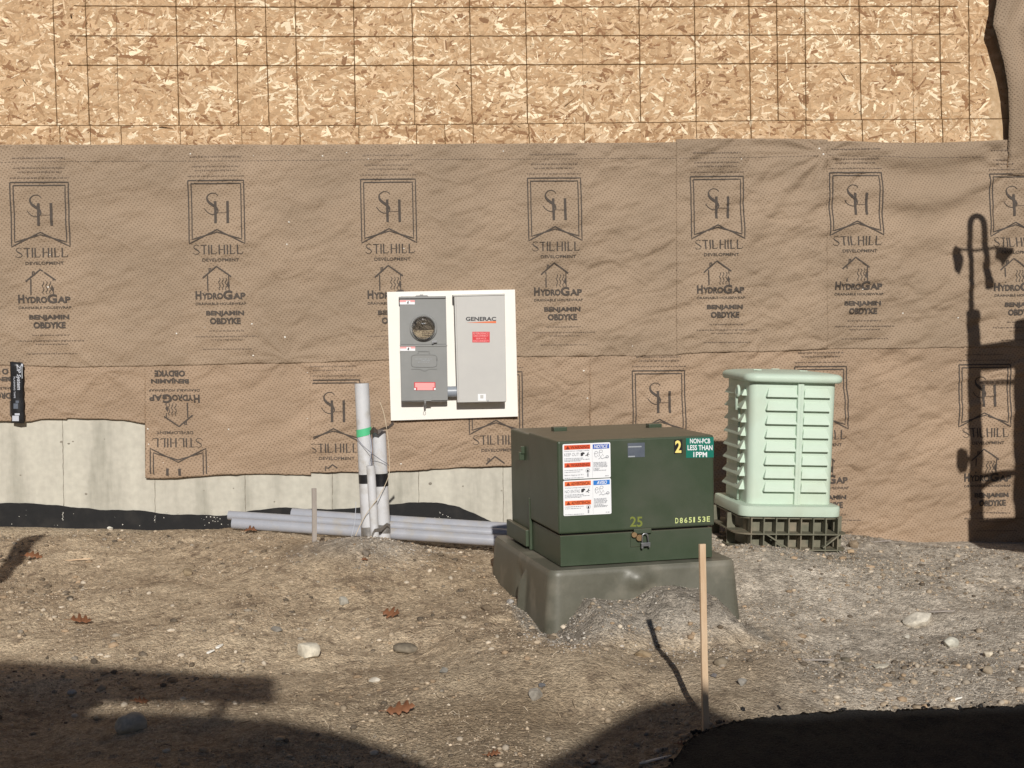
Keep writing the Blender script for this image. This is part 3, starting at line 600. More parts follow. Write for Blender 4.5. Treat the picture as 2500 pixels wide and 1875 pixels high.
def mark(cx, y0, sx, sy, sh, base, flip=False, clip=None, rows=(0, 1, 2), seed=0):
    """one printed repeat. cx = banner centre px, y0 = px of banner top; design units = source px of second repeat"""
    rnd = random.Random(seed); d = D2(); U = lambda x, y: (x-525, 440-y)   # from photo px to local y-up
    def R(pts): return [U(*p) for p in pts]
    if 0 in rows:
        d.scribble(-62, 57, 62, 5, 1, rnd)
    if 1 in rows:
        d.scribble(-58, 33, 60, 4.5, 1, rnd); d.scribble(-50, 23, 52, 4.5, 1, rnd); d.scribble(-68, 9, 70, 4, 1, rnd)
    def ban(x, yt, yb, ap, wd): d.stroke(R([(525-x, yt), (525+x, yt), (525+x, yb), (525+x*0, ap), (525-x, yb), (525-x, yt)]), wd, 0, step=9)
    ban(68, 440, 597, 562, 2.9); ban(60.5, 447.5, 585, 569-15+0, 1.6) if False else None
    d.stroke(R([(464.5, 447.5), (585.5, 447.5), (585.5, 586), (525.5, 568-0), (464.5, 586), (464.5, 447.5)]), 2.7, 0, step=9)
    # S
    S = [(529, 478), (524, 472.5), (514, 471), (505, 476), (502, 484), (506, 493), (516, 501), (525, 508), (528, 516), (524, 522), (514, 524), (503, 519), (495, 509)]
    P = []
    for i in range(len(S)-1):
        a = np.array(S[max(i-1, 0)], float); b1 = np.array(S[i], float); c1 = np.array(S[i+1], float); d1 = np.array(S[min(i+2, len(S)-1)], float)
        for t in (0, .33, .66): P.append(tuple(.5*((2*b1)+(-a+c1)*t+(2*a-5*b1+4*c1-d1)*t*t+(-a+3*b1-3*c1+d1)*t**3)))
    P.append(S[-1]); d.stroke(R(P), lambda t: 1.7+4.8*math.exp(-((t-.48)/.17)**2), 0)
    d.stroke(R([(522, 491), (522, 546)]), 6.4, 0, step=6); d.stroke(R([(552, 491), (552, 546)]), 6.4, 0, step=6); d.stroke(R([(526, 520), (549, 520)]), 1.1, 1, step=6)
    # tall thin lettering S T I L H I L L
    xo = 466; yy0, yy1 = 600, 623
    d.stroke(R([(480, 602), (474, 599.5), (468, 602), (467, 606), (471, 610), (478, 614), (481, 618), (477, 622.5), (470, 623), (465, 619)]), lambda t: 1.0+1.9*math.exp(-((t-.5)/.2)**2), 0)
    def vst(x, w_=3.4): d.stroke(R([(x+w_/2, yy0), (x+w_/2, yy1)]), w_, 0, step=5)
    d.rect(484-525, 440-yy0-1.5, 499-525, 440-yy0, 0); vst(491); vst(502.5); vst(509); d.stroke(R([(509, 622), (521, 622), (523, 618)]), 1.4, 0)
    vst(528); vst(540.5); d.rect(530-525, 440-612, 540-525, 440-610.8, 0); vst(548); vst(555.5); d.stroke(R([(555, 622), (566, 622), (568, 618)]), 1.4, 0)
    vst(572.5); d.stroke(R([(573, 622), (585, 622), (588, 617)]), 1.4, 0)
    d.text('DEVELOPMENT', -38, 440-641, 52, 440-633.5, 0, .012)
    # house
    d.stroke(R([(487, 682), (521, 653), (557, 679)]), 3.6, 0, step=12); d.stroke(R([(499, 676), (499, 714)]), 3.2, 0); d.stroke(R([(503, 668), (503, 658), (507, 658), (507, 663)]), 2.8, 0)
    for q, x in enumerate((528, 536, 544)):
        d.stroke(R([(x+1.9*math.sin(t*.95), 682+t*2.3) for t in range(0, 14)]), 1.7, 0)
    d.stroke(R([(551, 676), (551, 714)]), 2.4, 0); d.poly(R([(548, 690), (545.5, 700), (549, 707), (553, 700)]), 0)
    d.text('H', -57, 440-735, -42, 440-714, 0, .045); d.text('YDRO', -41, 440-735, 11, 440-719, 0, .045); d.text('G', 11, 440-736, 34, 440-713, 0, .045); d.text('AP', 34, 440-735, 85, 440-719, 0, .045) if False else d.text('AP', 35, 440-735, 66, 440-719, 0, .045)
    d.text('DRAINABLE HOUSEWRAP', -57, 440-749, 87-20, 440-743, 0, .01)
    d.text('BENJAMIN', -32, 440-778, 61, 440-763.5, 0, .05); d.text('OBDYKE', -23, 440-797, 52, 440-781, 0, .05)
    if 2 in rows or flip:
        d.scribble(-26, 440-815, 60, 4, 1, rnd); d.scribble(-60, 440-829, 96, 4, 1, rnd); d.scribble(-20, 440-837, 58, 3.5, 1, rnd); d.scribble(-42, 440-860, 78, 3.5, 1, rnd)
    keep = D2(); keep.v = []
    for x, y in d.v:
        if flip: keep.v.append((cx-x*sx-y*(-sh)*0+sh*y, y0+y*sy))
        else: keep.v.append((cx+x*sx-sh*y, y0-y*sy-.008*x))
    for f, m_ in zip(d.f, d.m):
        ok = True
        for i_ in f:
            x, y = keep.v[i_]
            if clip and not (clip[0] <= x <= clip[2] and clip[1] <= y <= clip[3]): ok = False; break
        if ok: keep.f.append(f); keep.m.append(m_)
    if keep.f: return keep
def putmark(parent, base, *a, **k):
    d = mark(*a, base=base, **k)
    if d:
        P = onwrap(np.array([p[0] for p in d.v]), np.array([p[1] for p in d.v]), base, .0042)
        b = MB(); b.v = [tuple(p) for p in P.tolist()]; b.f = d.f; b.m = d.m; b.build('printed_logo', [M['print'], M['print2']], parent, fix=False)
# upper rows                         cx   y0  sx   sy   shear
for i_, (cx, y0, sx, sy, sh) in enumerate(((95, 445, 1.045, 1.0, .030), (526, 440, 1.0, .985, .027), (947, 437, .985, .99, .022), (1353, 434, .955, .975, .018))):
    putmark(shA, .017, cx, y0, sx, sy, sh, seed=i_, clip=(-650, 353, 1657, 872 if i_ > 1 else 890))
putmark(shB, .021, 1751, 430, .945, .97, .016, seed=6, clip=(1653, 342, 2021, 858))
putmark(shC, .017, 2090, 421, .945, .97, .012, seed=7, clip=(2020, 346, 3000, 852)); putmark(shC, .017, 2480, 424, .93, .97, .008, seed=8, clip=(2020, 346, 3000, 850))
putmark(shA, .017, -345, 447, 1.05, 1.0, .03, seed=9, clip=(-690, 356, 1657, 890))
# lower rows
E = .0125
for i_, (cx, y0, s) in enumerate(((812, 928, .97), (1209, 908, .96), (1608, 905, .94), (2005, 895, .93), (2404, 890, .92))):
    bot = {0: 1150, 1: 1136, 2: 1300, 3: 1322, 4: 1322}[i_]
    putmark(shE, E, cx, y0, s, .97, .016, rows=(1, 2), seed=20+i_, clip=(758, 874 if i_ < 2 else 856, 3000, bot))
putmark(shD, .0115, 438, 1245, 1.0, .955, .026, flip=True, seed=31, clip=(0, 886, 753, 1163)); putmark(shD, .0115, 6, 1240, 1.0, .955, .026, flip=True, seed=32, clip=(-60, 900, 353, 1020))
# perforation dashes, staples, torn flecks
def dashes(parent, base, pts):
    d = D2(); x = pts[0][0]
    while x < pts[-1][0]:
        y = float(np.interp(x, *zip(*pts))); l_ = random.uniform(3.5, 7); d.poly([(x, y-.7), (x, y+.7), (x+l_, y+.6), (x+l_, y-.8)]); x += l_+random.uniform(2, 3.6)
    P = onwrap(np.array([p[0] for p in d.v]), np.array([p[1] for p in d.v]), base, .0018); b = MB(); b.v = [tuple(p) for p in P.tolist()]; b.f = d.f; b.m = d.m
    b.build('perforation_line', M['print2'], parent, fix=False)
dashes(shA, .017, [(0, 396), (200, 394), (600, 392), (830, 390), (1250, 388), (1650, 386)]); dashes(shB, .021, [(1660, 386), (1820, 384), (2000, 380)]); dashes(shC, .017, [(2024, 378), (2150, 381), (2240, 386), (2400, 383)])
def staple(parent, base, x, y, r=1.5):
    P = onwrap(x, y, base, .004); r = r*.0029
    b = MB(); k = 7; ring = [(P[0]+r*math.cos(t)*random.uniform(.7, 1.3), P[1]+.002, P[2]+r*math.sin(t)*random.uniform(.6, 1.2)) for t in [i*2*math.pi/k for i in range(k)]]
    b.add(ring+[(P[0], P[1]-.002, P[2])], [(i, (i+1) % k, k) for i in range(k)]); b.build('staple', M['whitespec'], parent)
for x, y, r in ((464, 375, 2), (787, 380, 2), (618, 380, 1.2), (704, 376, 1), (705, 542, 2), (700, 596, 2), (846, 372, 1.6), (899, 388, 1.4), (1229, 369, 1.8), (118, 701, 2), (615, 791, 2), (430, 814, 2), (696, 823, 2), (618, 868, 2), (500, 799, 1.2), (986, 607, 1.5), (1545, 845, 1.5), (122, 622, 1.5)): staple(shA, .017, x, y, r)
for x, y, r in ((2002, 362, 2.6), (2011, 376, 2.2), (1811, 388, 1.6)): staple(shB, .021, x, y, r)
for x, y, r in ((2109, 706, 2), (2206, 765, 2), (2341, 776, 1.8), (2275, 905, 1.2)): staple(shC, .017, x, y, r)
for x, y, r in ((360, 1048, 2), (362, 1085, 1.6), (558, 1048, 1.8), (750, 910, 1.4), (750, 1022, 1.4), (398, 1130, 1.3), (508, 1140, 1.1)): staple(shD, .0115, x, y, r)
for x, y, r in ((1425, 905, 2.2), (1434, 972, 1.8), (979, 1133, 2), (1050, 1100, 1.2)): staple(shE, E, x, y, r)

# loose flap at the top right: curled strip of paper hanging clear of the wall
dd_ = 0
le = [(-260, 2446), (-100, 2436), (0, 2433), (62, 2425), (90, 2434), (150, 2450), (220, 2461), (280, 2463), (345, 2464), (380, 2463), (412, 2459)]
dd = [(-260, .10), (-100, .12), (0, .13), (62, .15), (150, .135), (220, .12), (300, .09), (380, .055), (412, .035)]
def blendw(P, y):
    t = min(1, max(0, (y-300)/125)); t = t*t*(3-2*t); P = np.array(P); Yw = float(wy(P[0], P[2], .017))-.002; P[1] = P[1]*(1-t)+Yw*t; return P
b = MB(); rows = np.arange(-260, 432, 8.0); ring = []
U_ = np.linspace(0, 1, 34)
for y in rows:
    xl = float(np.interp(y, [p[0] for p in le], [p[1] for p in le]))+float(vn(y, 3.0, 26, 4))*3; D_ = float(np.interp(y, *zip(*dd)))
    r = []
    for u in (0, .33, .66, 1.0):                   # return hem towards the wall
        xx = xl+(1-u)*4-.0; r.append(blendw(at(xx-(1-u)*4, y, -(.036+(D_-.036)*u)), y))
    for u in U_[1:]:
        xx = xl+u*420; yy = y+0; k_ = D_*(1-.35*u)+.030*math.sin(u*26+y*.010+math.sin(y*.02))*min(1, u*9)+.03
        if u < .06: k_ = D_
        r.append(blendw(at(xx, yy, -max(.04, k_)), y))
    ring.append(r)
n = len(ring[0]); V = [p for r in ring for p in r]; F = [(k*n+i, (k+1)*n+i, (k+1)*n+i+1, k*n+i+1) for k in range(len(ring)-1) for i in range(n-1)]
mi = [1 if (f[0] % n) < 3 else 0 for f in F]; b.v = [tuple(map(float, p)) for p in V]; b.f = F; b.m = mi
fl = b.build('paper_flap', [M['wrapup'], M['wrapback']], house, smooth=True, fix=False); fl['label'] = 'loose strip of paper hanging away from the wall at the upper right'
m = fl.modifiers.new('s', 'SOLIDIFY'); m.thickness = .002

# black tape wrapper stuck to the wall, lower left
root = empty('flashing_tape', tuple(at(40, 1032, -.05)), 'black flashing tape packet with pale lettering, stuck upright on the wall at far left', 'tape packet')
C4 = [(24, 883), (56, 885), (60, 1035), (28, 1031)]; b = MB()
nn = 14
for side, Yd in ((0, -.062), (1, -.03)):
    pass
Vt = []
for k in range(nn+1):
    t = k/nn; xl = 24+(28-24)*t+random.uniform(-.8, .8); xr = 56+4*t+random.uniform(-.8, .8); y = 883+t*149
    for u in (0, .12, .5, .88, 1): Vt.append(at(xl+(xr-xl)*u, y+2*u, -(.05+.018*math.sin(math.pi*u)+random.uniform(-.002, .002))))
F = [(k*5+i, (k+1)*5+i, (k+1)*5+i+1, k*5+i+1) for k in range(nn) for i in range(4)]; b.add(Vt, F)
o = b.build('packet', M['black'], root, smooth=True, fix=False); m = o.modifiers.new('s', 'SOLIDIFY'); m.thickness = .018; m.offset = -1
d = D2(); d.text('ZIP System', 0, 0, 62, 13, 0, .02, .2); d.text('FLASHING TAPE', 30, -6, 82, -2, 0, .01); d.rect(4, 15, 34, 17.5, 1); d.rect(-2, 14, 6, 19, 0)
decal(d, lambda x, y: at(38+y*.95+x*.02, 890+x, -.0705), 'lettering', [M['cord'], M['platelight']], root)
for q_ in (((30, 1015, 46, 1028), 0), ((36, 1009, 48, 1014), 0), ((33, 985, 44, 998), 1), ((38, 978, 46, 984), 1)):
  d = D2(); d.rect(*q_[0], q_[1])
  decal(d, lambda x, y: at(x, y, -.0705), 'print_block', [M['cord'], M['plate']], root)

# ================================================================== METER BOARD
def zc(x, y): return 930+x/4.74, 690+y/4.74
def prism(b, quad, Yf, Yb, mi=0):
    """quad px corners TL TR BR BL at front plane Yf, extruded straight back to Yb"""
    P = [at(x, y, Yf) for x, y in quad]; Q = [np.array([p[0], Yb, p[2]]) for p in P]
    b.add(P+Q, [(0, 3, 2, 1), (4, 5, 6, 7), (0, 1, 5, 4), (1, 2, 6, 5), (2, 3, 7, 6), (3, 0, 4, 7)], mi)
bq = [zc(70, 108), zc(1552, 80), zc(1588, 1550), zc(115, 1598)]; YB = -.066
b = MB(); prism(b, bq, YB, -.028); o = b.build('mounting_board', [M['board'], M['edge']], None, bevel=.002); tagp(o, 'square white backboard fixed slightly tilted on the brown paper', 'backboard')
# meter socket
mq = [zc(222, 190), zc(748, 183), zc(768, 1362), zc(237, 1370)]; Ym = YB-.105
r_ = empty('meter_socket', tuple(at(*zc(500, 1400), -.1)), 'darker grey electric meter box with round glass meter on the left of the white board', 'meter box')
b = MB(); prism(b, [zc(224, 160), zc(742, 156), zc(766, 1376), zc(240, 1384)], Ym+.012, YB-.0005); b.build('enclosure', M['steel_dark'], r_, bevel=.003)
b = MB(); prism(b, [zc(216, 182), zc(751, 176), zc(762, 712), zc(222, 718)], Ym, Ym+.0115); b.build('upper_cover', M['steel_dark'], r_, bevel=.002)
b = MB(); prism(b, [zc(221, 741), zc(763, 736), zc(775, 1362), zc(236, 1370)], Ym-.001, Ym+.0115); b.build('lower_cover', M['steel_dark'], r_, bevel=.002)
b = MB(); prism(b, [zc(218, 720), zc(766, 714), zc(767, 738), zc(220, 743)], Ym-.006, Ym+.010); b.build('dividing_rib', M['steel_dark'], r_, bevel=.003)
b = MB(); prism(b, [zc(206, 163), zc(752, 155), zc(753, 181), zc(208, 186)], Ym-.012, YB-.001); b.build('rain_lip', M['steel_dark'], r_, bevel=.003)
b = MB(); prism(b, [zc(410, 148), zc(535, 146), zc(550, 158), zc(395, 160)], Ym+.03, Ym+.06); prism(b, [zc(450, 138), zc(490, 137), zc(490, 150), zc(450, 150)], Ym+.035, Ym+.05); b.build('hub_plate', M['steel_dark'], r_, bevel=.002)
cx_, cy_ = zc(492, 520); C = at(cx_, cy_, Ym); RR = 150/4.74*.0029
def disc(cy0, r0, y1, r1, n=40): return [[(C[0]+r0*math.cos(a), cy0, C[2]+r0*math.sin(a)) for a in [2*math.pi*i/n for i in range(n)]], [(C[0]+r1*math.cos(a), y1, C[2]+r1*math.sin(a)) for a in [2*math.pi*i/n for i in range(n)]]]
b = MB(); loops = []
for yy, rr in ((Ym-.001, 1.03), (Ym-.014, 1.03), (Ym-.018, .98), (Ym-.018, .90), (Ym-.006, .88)): loops.append([(C[0]+RR*rr*math.cos(a), yy, C[2]+RR*rr*math.sin(a)) for a in [2*math.pi*i/48 for i in range(48)]])
b.loft(loops, False, False); meter = b.build('meter', M['steel_dark'], r_, auto=35)
b = MB()
def half(lo, hi, mi, yy, rr=.87):
    pts = [(C[0]+RR*rr*math.cos(a), yy, C[2]+RR*rr*math.sin(a)) for a in np.linspace(lo, hi, 30)]; b.add(pts, [tuple(range(len(pts)))], mi)
half(math.radians(-14), math.radians(194), 0, Ym-.0035); half(math.radians(194), math.radians(346), 1, Ym-.0035)
for k, (xa, xb) in enumerate(((-8, 66), (-8, 62), (-8, 50), (-35, 30))): b.box((C[0]+(xa+xb)/2*.0029/2.3, Ym-.0042, C[2]-(.030+k*.0125)*1.0), ((xb-xa)*.0029/2.3, .0006, .0035), 0)
b.add([(C[0]+x*.001, Ym-.0044, C[2]+.028+z*.001) for x, z in ((-16, 6), (-10, -4), (10, -4), (16, 6), (9, 2), (0, 5), (-9, 2))], [tuple(range(7))], 2)
b.build('meter_face', [M['meterdark'], M['meterpale'], M['platelight']], meter, fix=False)
b = MB(); loops = []
for yy, rr in ((Ym-.012, .885), (Ym-.045, .87), (Ym-.056, .80), (Ym-.060, .6), (Ym-.0605, .3), (Ym-.061, .02)): loops.append([(C[0]+RR*rr*math.cos(a), yy, C[2]+RR*rr*math.sin(a)) for a in [2*math.pi*i/48 for i in range(48)]])
b.loft(loops, False, True); o = b.build('glass_cover', M['glass'], meter, smooth=True); m = o.modifiers.new('s', 'SOLIDIFY'); m.thickness = .003
def zdecal(d, Yd, name, mats, par): return decal(d, lambda x, y: at(*zc(x, y), Yd), name, mats, par)
for k, y0 in enumerate((205, 742)):
    d = D2(); d.rect(218+k*5, y0+48, 392+k*5, y0+6, 1); d.rect(218+k*5, y0+20, 392+k*5, y0-2, 0); d.rect(290+k*5, y0+46, 340+k*5, y0+4, 1); d.poly([(300+k*5, y0+34), (312+k*5, y0+8), (322+k*5, y0+12), (318+k*5, y0+42)], 2)
    ob = zdecal(d, Ym-.004, 'hazard_sticker', [M['redpale'], M['white'], M['inkdark']], r_)
    for f, p in enumerate(ob.data.polygons): pass
    # layer the pieces so that no two faces share a plane
    vv = ob.data.vertices; seq = [0, 1, 2, 3]; nvs = [4, 4, 4, 4]; q = 0
    for li, cnt in enumerate(nvs):
        for j in range(cnt): vv[q].co.y -= li*.0006; q += 1
d = D2(); d.rect(385, 1245, 630, 1152, 0); d.rect(395, 1212, 620, 1160, 1); d.rect(420, 1245, 600, 1212, 1); d.rect(385, 1242, 405, 1220, 2); d.rect(612, 1242, 634, 1220, 2)
ob = zdecal(d, Ym-.0045, 'red_sticker', [M['red'], M['redpale'], M['white']], r_)
for q, v in enumerate(ob.data.vertices): v.co.y -= (q//4)*.0006
b = MB(); pts = []
for k in range(32):
    a = 2*math.pi*k/32; ex = .35; x = 500+148*np.sign(math.cos(a))*abs(math.cos(a))**ex; y = 905+72*np.sign(math.sin(a))*abs(math.sin(a))**ex; pts.append((x, y))
b.tube([at(*zc(*p), Ym-.003) for p in pts+[pts[0]]], .0028, 6); b.build('embossed_frame', M['steel_dark'], r_, smooth=True)
d = D2(); rr_ = random.Random(5)
for k, (xa, xb) in enumerate(((400, 590), (470, 560), (430, 570))):
    x = xa
    while x < xb: d.rect(x, 880+k*18, x+rr_.uniform(3, 7), 888+k*18); x += rr_.uniform(7, 13)
zdecal(d, Ym-.003, 'embossed_text', [M['platelight']], r_)
b = MB(); b.tube([at(*zc(430, 820), Ym-.004), at(*zc(430, 796), Ym-.003), at(*zc(560, 796), Ym-.003), at(*zc(560, 820), Ym-.004)], .0035, 6); b.build('cover_handle', M['steel_dark'], r_); b = MB(); 
b.tube([at(*zc(x, 1000+22*math.sin(max(0, min(1, (x-455)/100))*math.pi)), Ym-.003) for x in range(350, 651, 10)], .002, 6); b.build('cover_latch', M['steel_dark'], r_)
b = MB(); b.box(tuple(at(*zc(620, 685), Ym-.010)), (.035, .018, .014)); b.box(tuple(at(*zc(600, 692), Ym-.02)), (.012, .012, .02)); b.build('seal_latch', M['zinc'], r_, bevel=.002)
b = MB(); b.box(tuple(at(*zc(540, 1360), Ym-.012)), (.05, .02, .012)); b.tube([at(*zc(512, 1370), Ym-.016), at(*zc(512, 1400), Ym-.018)], .007, 8)
pr = [at(*zc(508+14*math.cos(t), 1432+22*math.sin(t)), Ym-.016) for t in np.linspace(0, 6.28, 14)]; b.tube(pr, .0015, 5); b.build('hasp', M['steel_dark'], r_)
b = MB(); P0 = at(*zc(745, 1262), YB-.055); P1 = at(*zc(905, 1258), YB-.055); b.tube([P0, P1], .062/4.74*1.0*0+.037, 28); b.build('conduit_stub', M['pvc_dark'], r_, auto=40)
# transfer switch
Ys = YB-.128; s_ = empty('transfer_switch', tuple(at(*zc(1160, 1400), -.1)), 'tall pale grey electrical enclosure with bold lettering on the right of the white board', 'electrical box')
b = MB(); prism(b, [zc(868, 150), zc(1425, 138), zc(1444, 1385), zc(892, 1394)], Ys+.014, YB-.0005); b.build('enclosure', M['steel_light'], s_, bevel=.003)
b = MB(); prism(b, [zc(848, 158), zc(1432, 145), zc(1452, 1378), zc(884, 1388)], Ys, Ys+.0135); b.build('cover', M['steel_light'], s_, bevel=.003)
b = MB(); prism(b, [zc(833, 140), zc(1434, 126), zc(1434, 146), zc(835, 160)], Ys-.006, YB-.002); b.build('rain_lip', M['steel_light'], s_, bevel=.002)
b = MB(); b.tube([at(*zc(868, 165), Ys-.002), at(*zc(902, 1380), Ys-.002)], .002, 6); b.build('door_fold', M['steel_light'], s_)
d = D2(); d.text('GENERAC', 982, 443, 1333, 396, 0, .03); zdecal(d, Ys-.0018, 'maker_lettering', [M['inkdark']], s_)
d = D2(); d.poly([(985, 462), (1333, 444), (1333, 468), (1100, 464)], 0); zdecal(d, Ys-.0018, 'orange_swoosh', [M['orange2']], s_)
d = D2(); d.rect(1058, 692, 1259, 568, 0); d.text('EMERGENCY', 1070, 598, 1248, 576, 1, .01); d.text('DISCONNECT', 1074, 626, 1244, 604, 1, .01); d.text('SERVICE', 1100, 656, 1218, 638, 1, .01); d.text('DISCONNECT', 1070, 686, 1248, 664, 1, .01)
ob = zdecal(d, Ys-.0016, 'red_sticker', [M['red'], M['redpale']], s_)
for q, v in enumerate(ob.data.vertices): v.co.y -= 0 if q < 4 else .0008
d = D2(); d.rect(1122, 1368, 1215, 1288, 0); d.rect(1150, 1340, 1185, 1300, 1); ob = zdecal(d, Ys-.0018, 'white_sticker', [M['white'], M['steel_light']], s_)
for q, v in enumerate(ob.data.vertices): v.co.y -= 0 if q < 4 else .0008
b = MB(); b.tube([at(*zc(1240, 1366), Ys+.002), at(*zc(1240, 1366), Ys-.008)], .006, 10); b.build('latch_screw', M['zinc'], s_)

# ================================================================== TRANSFORMER
cyw = math.radians(14); e1 = _r0*math.cos(cyw)+_f0*math.sin(cyw); e2 = -_r0*math.sin(cyw)+_f0*math.cos(cyw); F0 = dep(1366, 1384, 6.95); TW, TD, TH = .797, .96, .613
def T(a, b_, c_): return F0+e1*a+e2*b_+np.array([0, 0, 1])*c_
def Tfront(px, py, off=0): P = rp(px, py, F0-e2*off, e2); return P
def Tinv(P): v = np.asarray(P)-F0; return float(v@e1), float(v@e2), float(v[2])
tr = empty('transformer', tuple(T(TW/2, TD/2, 0)), 'dark green padmount transformer cabinet with warning stickers, standing on the olive pad', 'transformer')
def tb(name, a0, a1, b0, b1, c0, c1, mat, par=tr, bevel=.006, seg=3):
    b = MB(); b.box(((a0+a1)/2, (b0+b1)/2, (c0+c1)/2), (a1-a0, b1-b0, c1-c0), T=T); return b.build(name, mat, par, bevel=bevel, seg=seg)
CS = .156
tb('tank', .004, TW-.004, .545, TD, 0.0, TH-.012, M['green'], bevel=.012)
tb('hood', -.004, TW+.004, -.012, .540, CS+.004, TH, M['green'], bevel=.011, seg=4)
tb('sill', .006, TW-.006, 0.0, .536, 0.0, CS-.006, M['green'], bevel=.003)
tb('hood_gap', .02, TW-.02, .02, .52, CS-.008, CS+.008, M['truckd'], bevel=0)
tb('tank_flange', -.022, .003, .56, TD+.02, .012, .10, M['green'], bevel=.004); tb('corner_strip', -.008, .006, .530, .552, -.0, .27, M['green'], bevel=.002)
tb('side_bracket', -.022, .006, .665, .70, .455, .50, M['green'], bevel=.004); tb('side_bracket', -.014, .006, .655, .685, .49, .53, M['green'], bevel=.003)
for px in (1365, 1596):
    P = rp(px, 1049 if px < 1500 else 1041, T(0, 0, TH), np.array([0, 0, 1.0])); a, b_, _ = Tinv(P)
    tb('hinge', a-.036, a+.036, b_-.03, b_+.03, TH-.008, TH+.016, M['green'], bevel=.004)
# latch recess, padlock
P = Tfront(1548, 1330); a0_, _, c0_ = Tinv(P)
b = MB()
b.tube([T(a0_-.018, -.003, CS-.01), T(a0_-.018, -.003, c0_-.008), T(a0_+.072, -.003, c0_-.008)], .0022, 6); b.build('latch_outline', M['green'], tr)
tb('hood_tab', a0_-.005, a0_+.085, -.020, -.002, CS-.014, CS+.010, M['green'], bevel=.003)
b = MB(); b.tube([T(a0_-.002, -.002, c0_+.052), T(a0_-.004, -.02, c0_+.052)], .013, 14); b.tube([T(a0_+.022, -.002, c0_+.036), T(a0_+.022, -.022, c0_+.036)], .016, 14); b.build('lock_bolt', M['brass'], tr, auto=40)
b = MB(); b.box((a0_+.050, -.028, c0_+.004), (.046, .016, .018), T=T); b.box((a0_+.032, -.028, c0_-.008), (.010, .014, .016), T=T); b.box((a0_+.068, -.028, c0_-.006), (.008, .014, .012), T=T)
pl = b.build('padlock', M['zinc'], tr, bevel=.002)
b = MB(); b.tube([T(a0_+.032, -.028, c0_+.010), T(a0_+.034, -.028, c0_+.045)]+[T(a0_+.048-.014*math.cos(t), -.028, c0_+.045+.012*math.sin(t)) for t in np.linspace(0.2, 2.9, 8)]+[T(a0_+.062, -.028, c0_+.045), T(a0_+.065, -.028, c0_+.010)], .0032, 8); b.build('shackle', M['zinc'], pl, smooth=True)
# stickers: zoom coordinates 1240,1020 scale 3.95
HB = .0135
def z7(x, y): return 1240+x/3.95, 1020+y/3.95
def tdec(d, name, mats, par=tr, off=HB, conv=z7, lay=None, base=1): 
    ob = decal(d, lambda x, y: Tfront(*conv(x, y), off), name, mats, par)
    if lay:
        for q, v in enumerate(ob.data.vertices):
            if q >= lay: v.co -= Vector(e2*.0011)
    return ob
